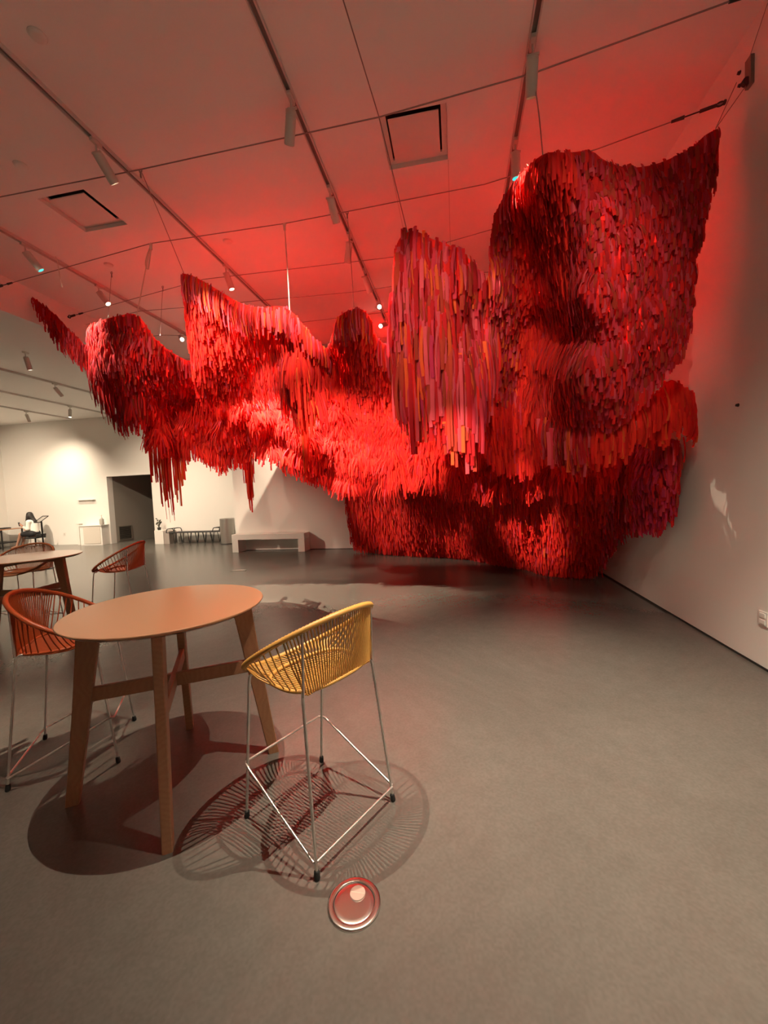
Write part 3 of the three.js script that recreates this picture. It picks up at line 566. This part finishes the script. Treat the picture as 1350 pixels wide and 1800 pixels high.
  const sg = box(0.0052, -0.068, -0.032, 0.0058, 0.068, 0.032); sg.rotateZ(0.25); part('screen', sg, std(lin(0.05, 0.05, 0.06), 0.2), ph);
  const ch = thing('desk_chair', 'black swivel chair under the seated person', 'chair', [-15.5, 0, -12.35], 0.12);
  part('seat', box(-0.22, 0.36, -0.23, 0.22, 0.415, 0.23, 0.02), M.black, ch);
  part('back', (() => { const g = box(-0.02, 0, -0.2, 0.02, 0.1, 0.2, 0.015); g.rotateZ(-0.12); g.translate(0.23, 0.42, 0); return g; })(), M.black, ch);
  part('column', new THREE.CylinderGeometry(0.025, 0.03, 0.32, 14).translate(0, 0.21, 0), M.dark, ch);
  for (let k = 0; k < 5; k++) { const a = k * 1.2566, e = V(Math.cos(a) * 0.27, 0.06, Math.sin(a) * 0.27); const s = part('spoke', rod(V(0, 0.09, 0), e, 0.015, 8), M.dark, ch); part('caster', new THREE.SphereGeometry(0.028, 10, 8).translate(e.x, 0.028, e.z), M.black, s); }
  const d = thing('desk', 'pale desk with black legs at the far left, in front of the seated person', 'desk', [-17.05, 0, -12.3]);
  part('desktop', box(-0.6, 0.715, -0.4, 0.62, 0.75, 0.4, 0.006), M.laminate, d);
  for (const [x, z] of [[-0.56, -0.36], [-0.56, 0.36], [0.58, -0.36], [0.58, 0.36]]) part('leg', box(x - 0.02, 0, z - 0.02, x + 0.02, 0.715, z + 0.02), M.black, d);
  part('apron', box(-0.56, 0.62, 0.34, 0.58, 0.7, 0.37), M.black, d); part('shelf', box(-0.56, 0.2, -0.36, 0.4, 0.24, 0.36, 0.004), M.black, d);
  const sc = thing('display_panel', 'white panel in a black frame standing on the desk at the left edge', 'panel', [-16.98, 0.75, -12.05], -0.2);
  part('stand', merge([box(-0.1, 0, -0.08, 0.1, 0.015, 0.08, 0.004), box(-0.02, 0.01, -0.01, 0.02, 0.12, 0.01)]), M.black, sc);
  part('frame', merge([box(-0.26, 0.1, -0.015, 0.26, 0.13, 0.015), box(-0.26, 0.43, -0.015, 0.26, 0.46, 0.015), box(-0.26, 0.13, -0.015, -0.23, 0.43, 0.015), box(0.23, 0.13, -0.015, 0.26, 0.43, 0.015)]), M.black, sc);
  part('sheet', box(-0.23, 0.13, -0.008, 0.23, 0.43, 0.008), M.white, sc);
  const bx = thing('desk_tray', 'low dark tray on the desk beside the white panel', 'tray', [-16.62, 0.75, -12.2]);
  part('base', box(-0.13, 0, -0.1, 0.13, 0.012, 0.1, 0.003), M.dark, bx); part('edge', merge([box(-0.13, 0.012, -0.1, 0.13, 0.05, -0.09), box(-0.13, 0.012, 0.09, 0.13, 0.05, 0.1), box(-0.13, 0.012, -0.09, -0.12, 0.05, 0.09), box(0.12, 0.012, -0.09, 0.13, 0.05, 0.09)]), M.dark, bx);
}
//SCULPTURE

// ---------------------------------------------------------------- the ribbon sculpture
// each fold is a draped net: two edge curves traced from the photograph, set at their own distances, with ribbons knotted to it
function spline(ctrl) { // thin-plate spline through (x, y) -> z
  const n = ctrl.length, N = n + 3, A = [], U = r2 => r2 > 1e-12 ? r2 * Math.log(r2) * 0.5 : 0;
  const q = ctrl.map(c => [c[0] / 100, c[1] / 100, c[2]]);
  for (let i = 0; i < N; i++) A.push(new Float64Array(N + 1));
  for (let i = 0; i < n; i++) { for (let j = 0; j < n; j++) A[i][j] = U((q[i][0] - q[j][0]) ** 2 + (q[i][1] - q[j][1]) ** 2) + (i === j ? 0.02 : 0); A[i][n] = 1; A[i][n + 1] = q[i][0]; A[i][n + 2] = q[i][1]; A[n][i] = 1; A[n + 1][i] = q[i][0]; A[n + 2][i] = q[i][1]; A[i][N] = q[i][2]; }
  for (let c = 0; c < N; c++) { let p = c; for (let r = c + 1; r < N; r++) if (Math.abs(A[r][c]) > Math.abs(A[p][c])) p = r; [A[c], A[p]] = [A[p], A[c]]; for (let r = c + 1; r < N; r++) { const f = A[r][c] / A[c][c]; if (f) for (let k = c; k <= N; k++) A[r][k] -= f * A[c][k]; } }
  const w = new Float64Array(N); for (let r = N - 1; r >= 0; r--) { let s = A[r][N]; for (let k = r + 1; k < N; k++) s -= A[r][k] * w[k]; w[r] = s / A[r][r]; }
  return (x, y) => { x /= 100; y /= 100; let s = w[n] + w[n + 1] * x + w[n + 2] * y; for (let i = 0; i < n; i++) s += w[i] * U((x - q[i][0]) ** 2 + (y - q[i][1]) ** 2); return s; };
}
const curve = pts => { const c = new THREE.CatmullRomCurve3(pts.map(p => V(p[0], p[1], 0)), false, 'centripetal'); return u => c.getPoint(Math.min(1, Math.max(0, u))); };
const COL = { red: lin(0.76, 0.016, 0.014), scarlet: lin(0.82, 0.028, 0.014), crimson: lin(0.52, 0.010, 0.016), pink: lin(0.70, 0.075, 0.105), rose: lin(0.64, 0.035, 0.065), orange: lin(0.80, 0.10, 0.025), brick: lin(0.46, 0.04, 0.022), magenta: lin(0.52, 0.025, 0.085) };
const MIX = {
  body: { red: 5, scarlet: 5, crimson: 1, rose: 0.5 }, low: { red: 4, scarlet: 4, crimson: 0.8, orange: 0.3, rose: 0.7 }, panel: { red: 2.4, rose: 3, crimson: 2.4, brick: 1.6, pink: 0.7 }, front: { rose: 2.4, pink: 1.9, orange: 1.3, brick: 1.6, crimson: 2, red: 1.4 },
  left: { red: 3, crimson: 2, rose: 1.2, pink: 0.7, brick: 0.8 }, crest: { pink: 3, scarlet: 2, orange: 1.6, red: 1, rose: 2 }, wing: { red: 3, pink: 1.4, crimson: 2, rose: 1 }, hot: { scarlet: 5, red: 3, orange: 1 }, purple: { magenta: 3, rose: 2, crimson: 2 }, strand: { scarlet: 3, orange: 1.6, red: 2 },
};
function pick(mix) { let t = 0; for (const k in mix) t += mix[k]; t *= rnd(); for (const k in mix) if ((t -= mix[k]) <= 0) return COL[k]; return COL.red; }

const ribbons = [];        // {p, dir, out, w, L, color, front}
const nets = [];
const cloud = (x, y, f, s) => noise(x * f, y * f, s) + 0.5 * noise(x * f * 2.1, y * f * 2.1, s + 9.1);
function sheet(o) {
  const zf = spline(o.ctrl), T = curve(o.T), B = curve(o.B), nu = o.nu || 50, nv = o.nv || 36, pts = [];
  const depth = (x, y) => zf(x, y) + (o.bump ? o.bump * (cloud(x, y * (o.stretch || 0.7), o.freq || 0.012, o.T[0][0] * 0.01)) : 0);
  for (let j = 0; j <= nv; j++) for (let i = 0; i <= nu; i++) {
    const u = i / nu, v = j / nv, a = T(u), b = B(u), x = a.x + (b.x - a.x) * v, y = a.y + (b.y - a.y) * v;
    const p = atZ(x, y, depth(x, y)); p.x = Math.min(p.x, XR - 0.05); p.y = Math.max(p.y, 0.02); p.z = Math.max(p.z, ZP + 0.05); pts.push({ p, x, y, v });
  }
  const at = (i, j) => pts[j * (nu + 1) + i];
  const pos = new Float32Array(pts.length * 3), uv = new Float32Array(pts.length * 2), idx = [];
  pts.forEach((q, k) => { q.p.toArray(pos, k * 3); uv[k * 2] = q.p.x; uv[k * 2 + 1] = q.p.y; });
  const areas = []; let tot = 0;
  const e1 = V(), e2 = V(), nn = V();
  for (let j = 0; j < nv; j++) for (let i = 0; i < nu; i++) {
    const k = j * (nu + 1) + i; idx.push(k, k + nu + 1, k + 1, k + 1, k + nu + 1, k + nu + 2);
    e1.subVectors(at(i + 1, j).p, at(i, j).p); e2.subVectors(at(i, j + 1).p, at(i, j).p); tot += Math.min(0.08, nn.crossVectors(e1, e2).length()); areas.push(tot);
  }
  const g = new THREE.BufferGeometry(); g.setAttribute('position', new THREE.BufferAttribute(pos, 3)); g.setAttribute('uv', new THREE.BufferAttribute(uv, 2)); g.setIndex(idx); g.computeVertexNormals();
  nets.push(g);
  const count = Math.round(tot * o.density);
  for (let c = 0; c < count; c++) {
    const r = rnd() * tot; let lo = 0, hi = areas.length - 1; while (lo < hi) { const m = (lo + hi) >> 1; if (areas[m] < r) lo = m + 1; else hi = m; }
    const i = lo % nu, j = (lo / nu) | 0, a = at(i, j), b = at(i + 1, j), d = at(i, j + 1), s = rnd(), t = rnd();
    const p = a.p.clone().addScaledVector(b.p.clone().sub(a.p), s).addScaledVector(d.p.clone().sub(a.p), t);
    const x = a.x + (b.x - a.x) * s + (d.x - a.x) * t, y = a.y + (b.y - a.y) * s + (d.y - a.y) * t, v = a.v + (d.v - a.v) * t;
    const n = V().crossVectors(b.p.clone().sub(a.p), d.p.clone().sub(a.p)).normalize();
    if (n.dot(eye.clone().sub(p)) < 0) n.negate();
    const back = o.back && rnd() < o.back; if (back) n.negate();
    // ribbons hang down; where the net faces up they lie over it
    const dir = V(0, -1, 0); if (n.y > 0.15 && !o.free) { dir.addScaledVector(n, n.y).normalize(); dir.addScaledVector(n, 0.1); const h = Math.hypot(dir.x, dir.z), most = o.lean || 0.75; if (h > most) { dir.x *= most / h; dir.z *= most / h; dir.y = -Math.sqrt(1 - most * most); } dir.normalize(); }
    const jit = o.jit || 0.03; dir.x += rr(-jit, jit); dir.z += rr(-jit, jit); dir.normalize();
    const L = o.len(x, y, v) * rr(0.65, 1.3), w = o.w * rr(0.7, 1.25);
    p.addScaledVector(n, rr(0.005, o.lift || 0.045)); p.y += L * 0.1;
    if (p.y - L < 0.006) { const cut = p.y - 0.006; if (cut < 0.04) continue; ribbons.push(finish(p, dir, n, w, cut, o, x, y, v, back)); } else ribbons.push(finish(p, dir, n, w, L, o, x, y, v, back));
  }
}
function finish(p, dir, n, w, L, o, x, y, v, back) {
  const c = pick(typeof o.mix === 'function' ? o.mix(x, y, v) : o.mix).clone().multiplyScalar(rr(0.8, 1.12));
  return { p, dir, n: n.clone(), w, L, c, big: back ? 0 : w * L * (o.big || 0) / p.distanceToSquared(eye) };
}
// the tall right panel: its free edges and hollow left side
sheet({ T: [[868, 378], [905, 318], [958, 270], [1000, 268], [1040, 266], [1062, 281], [1100, 294], [1150, 289], [1186, 275], [1218, 257], [1242, 236], [1262, 226]],
  B: [[842, 660], [895, 700], [935, 730], [965, 745], [1000, 748], [1040, 745], [1085, 728], [1130, 690], [1170, 640], [1205, 585], [1222, 450], [1255, 290]],
  ctrl: [[960, 268, -3.72], [1040, 265, -3.75], [1100, 290, -3.85], [1180, 278, -3.95], [1262, 222, -4.0], [1245, 330, -4.05], [1225, 480, -4.1], [1215, 600, -4.15], [1035, 400, -3.8], [1028, 520, -3.85], [1015, 650, -3.98], [1120, 500, -3.95], [1120, 650, -4.12], [1130, 720, -4.2], [1040, 745, -4.3], [960, 745, -4.9], [868, 380, -4.45], [905, 320, -4.1], [868, 500, -4.55], [868, 640, -5.0], [905, 560, -5.0], [950, 430, -4.55], [955, 540, -5.0], [990, 600, -4.6], [920, 660, -5.3], [985, 690, -4.5]],
  nu: 70, nv: 60, bump: 0.05, freq: 0.02, density: 2000, len: (x, y) => x > 1015 ? 0.12 + 0.03 * (y > 600) : 0.2, w: 0.026, lift: 0.03, lean: 0.35, big: 1, back: 0.12,
  mix: (x, y) => x > 1010 ? MIX.panel : x < 905 ? MIX.front : MIX.body });
// the long-ribbon hump in front of the middle
sheet({ T: [[689, 500], [694, 440], [707, 414], [728, 406], [760, 420], [795, 433], [822, 452], [845, 482], [866, 505]], B: [[690, 600], [700, 650], [720, 680], [740, 650], [765, 690], [795, 700], [825, 720], [850, 640], [868, 600]],
  ctrl: [[715, 408, -4.5], [690, 520, -4.6], [690, 600, -4.75], [760, 420, -4.42], [845, 482, -4.55], [866, 505, -4.75], [720, 640, -4.6], [760, 600, -4.35], [830, 640, -4.45], [868, 600, -4.8], [800, 720, -4.5], [825, 720, -4.5]],
  nu: 40, nv: 36, bump: 0.09, freq: 0.03, stretch: 0.25, density: 800, free: true, len: (x, y, v) => 0.26 + 0.36 * v + 0.25 * Math.max(0, noise(x * 0.05, 3.3, 1)), w: 0.038, lift: 0.06, big: 3, back: 0.15, mix: MIX.front });
// the middle drape with the tall left peak
sheet({ T: [[320, 480], [336, 484], [362, 497], [392, 515], [424, 533], [458, 541], [492, 538], [514, 549], [536, 575], [558, 600], [578, 613], [590, 563], [610, 547], [634, 543], [652, 560], [662, 592], [692, 616]],
  B: [[340, 668], [352, 690], [372, 700], [400, 705], [430, 700], [460, 690], [490, 690], [512, 700], [536, 720], [558, 705], [580, 690], [600, 705], [620, 720], [640, 725], [660, 722], [680, 720], [700, 720]],
  ctrl: [[322, 478, -5.0], [333, 560, -5.1], [338, 660, -5.3], [400, 520, -4.95], [455, 541, -4.9], [510, 546, -4.9], [545, 590, -5.15], [578, 613, -5.5], [592, 560, -5.0], [612, 546, -4.95], [640, 545, -4.95], [660, 600, -5.1], [690, 615, -5.2], [380, 600, -5.25], [360, 690, -5.6], [430, 620, -5.35], [450, 690, -5.7], [490, 620, -5.25], [525, 650, -5.06], [540, 710, -5.15], [575, 680, -5.6], [620, 640, -5.35], [620, 715, -5.6], [690, 715, -5.6], [480, 690, -5.5]],
  nu: 80, nv: 44, bump: 0.1, freq: 0.02, stretch: 0.5, density: 1300, lean: 0.25, len: (x, y, v) => (Math.abs(x - 532) < 34 && v > 0.3 ? 0.4 : v < 0.12 ? 0.26 : 0.17), w: 0.024, lift: 0.05, big: 1, back: 0.15,
  mix: (x, y, v) => v < 0.16 ? MIX.crest : Math.abs(x - 535) < 14 && v > 0.5 ? MIX.strand : MIX.body });
// the left hump
sheet({ T: [[156, 580], [172, 566], [200, 557], [236, 552], [250, 562], [270, 592], [300, 618], [342, 640]], B: [[164, 655], [178, 690], [200, 715], [225, 728], [248, 715], [275, 705], [310, 700], [350, 700]],
  ctrl: [[160, 570, -5.3], [200, 556, -5.1], [240, 551, -5.05], [272, 592, -5.2], [300, 616, -5.3], [342, 640, -5.5], [166, 660, -5.5], [205, 640, -5.15], [180, 692, -5.6], [225, 725, -5.6], [250, 660, -5.4], [300, 700, -6.0], [350, 700, -6.4], [270, 640, -5.2]],
  nu: 40, nv: 28, bump: 0.1, freq: 0.03, density: 1200, lean: 0.5, len: (x, y, v) => v > 0.75 && x < 250 ? 0.36 : 0.17, w: 0.026, lift: 0.045, big: 1, back: 0.2, mix: MIX.left });
// the thin wing that reaches the dropped beam
sheet({ T: [[56, 521], [78, 538], [100, 556], [122, 580], [145, 602], [166, 622]], B: [[58, 530], [80, 566], [102, 600], [125, 622], [148, 642], [172, 668]],
  ctrl: [[56, 521, -5.72], [110, 585, -5.85], [166, 622, -5.6], [172, 668, -5.6], [80, 566, -5.8], [125, 622, -5.8]], nu: 30, nv: 8, bump: 0.03, freq: 0.03, density: 1500, len: () => 0.12, w: 0.026, lift: 0.04, big: 1, back: 0.3, mix: MIX.wing });
// the glowing ledge of the lower body: it rises towards the back and is lit from above through the open top
sheet({ T: [[236, 705], [290, 680], [345, 660], [400, 650], [450, 640], [520, 640], [580, 640], [640, 640], [700, 640], [760, 620], [820, 600], [880, 600], [940, 620], [1000, 650], [1060, 690], [1100, 715]],
  B: [[246, 738], [262, 775], [300, 785], [350, 795], [400, 808], [450, 795], [500, 808], [550, 832], [600, 856], [640, 862], [700, 852], [760, 846], [820, 856], [890, 858], [960, 850], [1080, 840]],
  ctrl: [[240, 720, -5.8], [290, 785, -6.0], [345, 670, -6.3], [360, 795, -6.2], [440, 660, -6.8], [440, 740, -6.4], [440, 800, -6.4], [520, 650, -7.0], [520, 750, -6.6], [530, 830, -6.5], [600, 870, -6.6], [600, 780, -6.7], [620, 660, -7.4], [700, 650, -7.6], [700, 760, -6.8], [700, 850, -6.25], [700, 884, -6.4], [790, 640, -7.2], [790, 770, -6.5], [800, 850, -6.1], [820, 884, -6.2], [880, 620, -6.9], [880, 760, -6.2], [890, 850, -5.95], [890, 892, -6.0], [960, 640, -6.5], [960, 760, -5.9], [960, 880, -5.75], [1040, 740, -5.6], [1080, 850, -5.5], [1100, 715, -5.4]],
  nu: 140, nv: 60, bump: 0.3, freq: 0.022, stretch: 0.9, density: 1500, lean: 0.4, jit: 0.16, len: (x, y, v) => v > 0.9 ? 0.24 : 0.15, w: 0.021, lift: 0.08, back: 0.06, mix: MIX.body });
// shaded drape hanging in front of the ledge, between the long-ribbon hump and the panel
sheet({ T: [[846, 668], [866, 640], [892, 632], [920, 650], [945, 690], [962, 735]], B: [[848, 760], [866, 790], [892, 806], [920, 812], [945, 800], [964, 780]],
  ctrl: [[846, 668, -5.5], [892, 632, -5.4], [962, 735, -5.2], [848, 760, -5.5], [892, 806, -5.35], [964, 780, -5.2], [905, 720, -5.2]], nu: 30, nv: 24, bump: 0.08, freq: 0.03, density: 1700, free: true, len: (x, y, v) => 0.16 + 0.1 * v, w: 0.024, lift: 0.05, big: 0.5, mix: MIX.body });
// the net rising behind the ledge, out of the viewer's sight
sheet({ T: [[480, 660], [510, 658], [550, 660], [620, 660], [700, 650], [780, 640], [860, 640], [950, 650]], B: [[450, 672], [490, 668], [540, 668], [600, 668], [700, 668], [790, 668], [880, 668], [960, 680]],
  ctrl: [[380, 668, -8.8], [460, 655, -9.6], [540, 660, -10.2], [620, 660, -10.3], [700, 650, -10.2], [780, 640, -9.8], [860, 640, -9.2], [950, 650, -8.2], [345, 690, -6.4], [440, 670, -6.9], [520, 668, -7.1], [600, 668, -7.4], [700, 668, -7.5], [790, 668, -7.1], [880, 668, -6.8], [960, 680, -6.4]], nu: 60, nv: 24, density: 420, lean: 0.9, len: () => 0.2, w: 0.035, lift: 0.05, back: 0.05, mix: MIX.body });
// the skirt below it, sweeping to the floor
sheet({ T: [[606, 850], [640, 850], [690, 850], [740, 845], [790, 845], [850, 850], [910, 850], [970, 840], [1040, 820], [1110, 790], [1170, 770], [1195, 775]],
  B: [[622, 955], [650, 962], [690, 968], [740, 973], [800, 978], [860, 983], [915, 990], [965, 1002], [1005, 1006], [1042, 1006], [1100, 930], [1190, 880]],
  ctrl: [[606, 850, -9.7], [622, 955, -10.2], [690, 890, -9.2], [690, 968, -9.8], [740, 850, -8.0], [740, 973, -9.5], [780, 900, -8.2], [800, 978, -9.15], [850, 850, -6.9], [850, 920, -7.6], [860, 983, -8.75], [900, 900, -6.9], [915, 990, -8.1], [950, 850, -6.3], [960, 930, -6.7], [965, 1002, -7.3], [1000, 860, -6.0], [1042, 1006, -7.05], [1030, 920, -6.4], [1060, 830, -5.7], [1100, 930, -5.95], [1110, 850, -5.55], [1170, 770, -4.95], [1190, 880, -4.9]],
  nu: 100, nv: 40, bump: 0.3, freq: 0.016, stretch: 0.35, density: 1150, lean: 0.4, len: (x, y, v) => v > 0.85 ? 0.2 : 0.2, w: 0.023, lift: 0.09, mix: (x, y) => x > 1060 ? MIX.panel : MIX.low });
// fringe hanging over the lower right, under the tall panel
sheet({ T: [[940, 735], [980, 740], [1020, 745], [1060, 738], [1100, 725], [1140, 700], [1165, 680]], B: [[955, 750], [985, 775], [1020, 790], [1060, 775], [1090, 760], [1120, 738], [1150, 705]],
  ctrl: [[940, 735, -4.8], [1020, 745, -4.35], [1100, 725, -4.2], [1165, 680, -4.3], [955, 750, -4.85], [1020, 790, -4.45], [1150, 705, -4.35]], nu: 36, nv: 8, bump: 0.08, freq: 0.03, density: 2000, free: true, len: (x) => 0.28 + 0.12 * noise(x * 0.04, 2.2, 5), w: 0.028, lift: 0.06, big: 1.2, mix: (x) => x < 1040 ? MIX.front : MIX.hot });
// bright piece behind the panel, against the wall
sheet({ T: [[1120, 730], [1150, 700], [1178, 668], [1190, 672], [1205, 690], [1220, 694]], B: [[1130, 752], [1160, 745], [1178, 735], [1192, 735], [1206, 740], [1219, 742]],
  ctrl: [[1120, 730, -4.6], [1178, 668, -4.5], [1220, 694, -4.5], [1130, 752, -4.6], [1178, 735, -4.45], [1219, 742, -4.5]], nu: 26, nv: 12, bump: 0.05, freq: 0.05, density: 1800, free: true, len: () => 0.24, w: 0.028, lift: 0.05, big: 1, mix: MIX.hot });
// purple-red bundle at the lower right
sheet({ T: [[1108, 770], [1130, 755], [1160, 760], [1185, 775], [1200, 800]], B: [[1105, 900], [1128, 920], [1150, 926], [1168, 925], [1182, 860]],
  ctrl: [[1108, 770, -5.3], [1200, 800, -4.65], [1105, 900, -5.5], [1150, 925, -5.0], [1182, 860, -4.75], [1155, 850, -4.75]], nu: 26, nv: 26, bump: 0.06, freq: 0.04, density: 2000, lean: 0.4, len: () => 0.12, w: 0.026, lift: 0.05, big: 0.8, mix: (x, y) => x > 1120 ? MIX.purple : MIX.panel });
// single long strands: [x, top y, bottom y, depth, how many, spread in x]
for (const [x, y0, y1, z, n, sp] of [[292, 770, 920, -6.1, 12, 7], [284, 770, 895, -6.1, 14, 9], [300, 775, 885, -6.1, 14, 9], [272, 765, 850, -6.05, 16, 10], [312, 775, 890, -6.15, 6, 4], [318, 780, 845, -6.2, 10, 7], [330, 780, 815, -6.3, 16, 12], [437, 800, 905, -7.2, 5, 3], [437, 795, 880, -7.2, 12, 6], [436, 790, 850, -7.2, 20, 10], [533, 700, 840, -5.3, 10, 5], [518, 640, 720, -5.0, 12, 10], [530, 660, 760, -5.05, 12, 9], [724, 640, 800, -4.5, 14, 10], [708, 620, 720, -4.55, 12, 10], [770, 640, 755, -4.4, 14, 14], [800, 660, 795, -4.4, 14, 14], [824, 690, 835, -4.45, 12, 8], [845, 640, 745, -4.5, 12, 12], [985, 760, 825, -4.6, 14, 22], [1010, 770, 832, -4.45, 14, 16]])
  for (let k = 0; k < n; k++) { const px = x + rr(-sp, sp), a = atZ(px, y0 + rr(-12, 12), z + rr(-0.08, 0.08)), b = atZ(px, y1 - rr(0, 1) * rr(0, 1) * (y1 - y0) * 0.6, a.z); ribbons.push({ p: a, dir: V(0, -1, 0), n: V(rr(-0.4, 0.4), 0, 1).normalize(), w: z > -5 ? 0.04 : 0.028, L: a.y - b.y, c: pick(z > -5 ? MIX.front : MIX.strand).clone().multiplyScalar(rr(0.85, 1.1)), big: 3 * 0.04 * (a.y - b.y) / a.distanceToSquared(eye) }); }

// one ribbon: a bowed, slightly folded strip of cloth, unit width and length
function ribbonGeo(bow, twist) {
  const rows = 5, pos = [], uv = [], idx = [];
  for (let j = 0; j <= rows; j++) { const t = j / rows, z = bow * Math.sin(t * 2.6) * 0.5, a = twist * t; for (const s of [-0.5, 0, 0.5]) { pos.push(s * Math.cos(a), -t, z + s * Math.sin(a) * 0.1 + (s ? 0 : 0.02)); uv.push(s + 0.5, 1 - t); } }
  for (let j = 0; j < rows; j++) for (let i = 0; i < 2; i++) { const k = j * 3 + i; idx.push(k, k + 3, k + 1, k + 1, k + 3, k + 4); }
  const g = new THREE.BufferGeometry(); g.setAttribute('position', new THREE.Float32BufferAttribute(pos, 3)); g.setAttribute('uv', new THREE.Float32BufferAttribute(uv, 2)); g.setIndex(idx); g.computeVertexNormals(); return g;
}
{
  const art = thing('ribbon_sculpture', 'huge billowing sculpture of hanging red, pink and orange ribbons from ceiling to floor', 'sculpture');
  const cloth = o => new THREE.MeshPhysicalMaterial({ roughness: 0.9, specularIntensity: 0.3, side: THREE.DoubleSide, transmission: 0.3, thickness: 0, ...o });
  const netM = cloth({ color: lin(0.74, 0.02, 0.017) });
  nets.forEach((g, i) => part('draped_net', g, netM, art, ['tall right panel', 'hump of long ribbons', 'middle drape with tall peak', 'left hump', 'thin wing reaching the beam', 'glowing ledge of the lower body', 'shaded drape in front of the ledge', 'net rising behind the ledge', 'skirt sweeping to the floor', 'fringe under the right panel', 'bright orange-red piece by the wall', 'purplish bundle at lower right'][i]));
  const basis = r => {
    const Y = r.dir.clone().negate(); let Z = r.n.clone().addScaledVector(Y, -r.n.dot(Y)); if (Z.lengthSq() < 1e-4) Z.set(0, 0, 1).addScaledVector(Y, -Y.z); Z.normalize();
    const yaw = rr(-0.55, 0.55); Z.applyAxisAngle(Y, yaw); const X = V().crossVectors(Y, Z);
    return new THREE.Matrix4().makeBasis(X.multiplyScalar(r.w), Y.multiplyScalar(r.L), Z.multiplyScalar(Math.min(0.3, r.L) * rr(0.4, 1.2))).setPosition(r.p);
  };
  ribbons.sort((a, b) => b.big - a.big);
  const variants = [ribbonGeo(0.3, 0), ribbonGeo(0.2, 0.5), ribbonGeo(0.35, -0.5), ribbonGeo(0.1, 0.25)], mats = Object.fromEntries(Object.entries(COL).map(([k, c]) => [k, cloth({ color: c })]));
  const near = c => { let best = 'red', d = 9; for (const k in COL) { const q = COL[k], e = Math.abs(q.r - c.r) + Math.abs(q.g - c.g) * 3 + Math.abs(q.b - c.b) * 3; if (e < d) { d = e; best = k; } } return mats[best]; };
  ribbons.slice(0, 300).forEach((r, i) => { const m = part('ribbon', variants[i % 4], near(r.c), art); m.matrix.copy(basis(r)); m.matrix.decompose(m.position, m.quaternion, m.scale); });
  const rest = ribbons.slice(300), mass = new THREE.InstancedMesh(ribbonGeo(0.28, 0.3), cloth({ color: 0xffffff }), rest.length);
  rest.forEach((r, i) => { mass.setMatrixAt(i, basis(r)); mass.setColorAt(i, r.c); });
  mass.name = 'ribbon_mass'; mass.userData = { kind: 'stuff', label: 'thousands of smaller hanging ribbons' }; shade(mass); art.add(mass);
  console.log('ribbons', ribbons.length);
}
renderer.render(scene, camera);
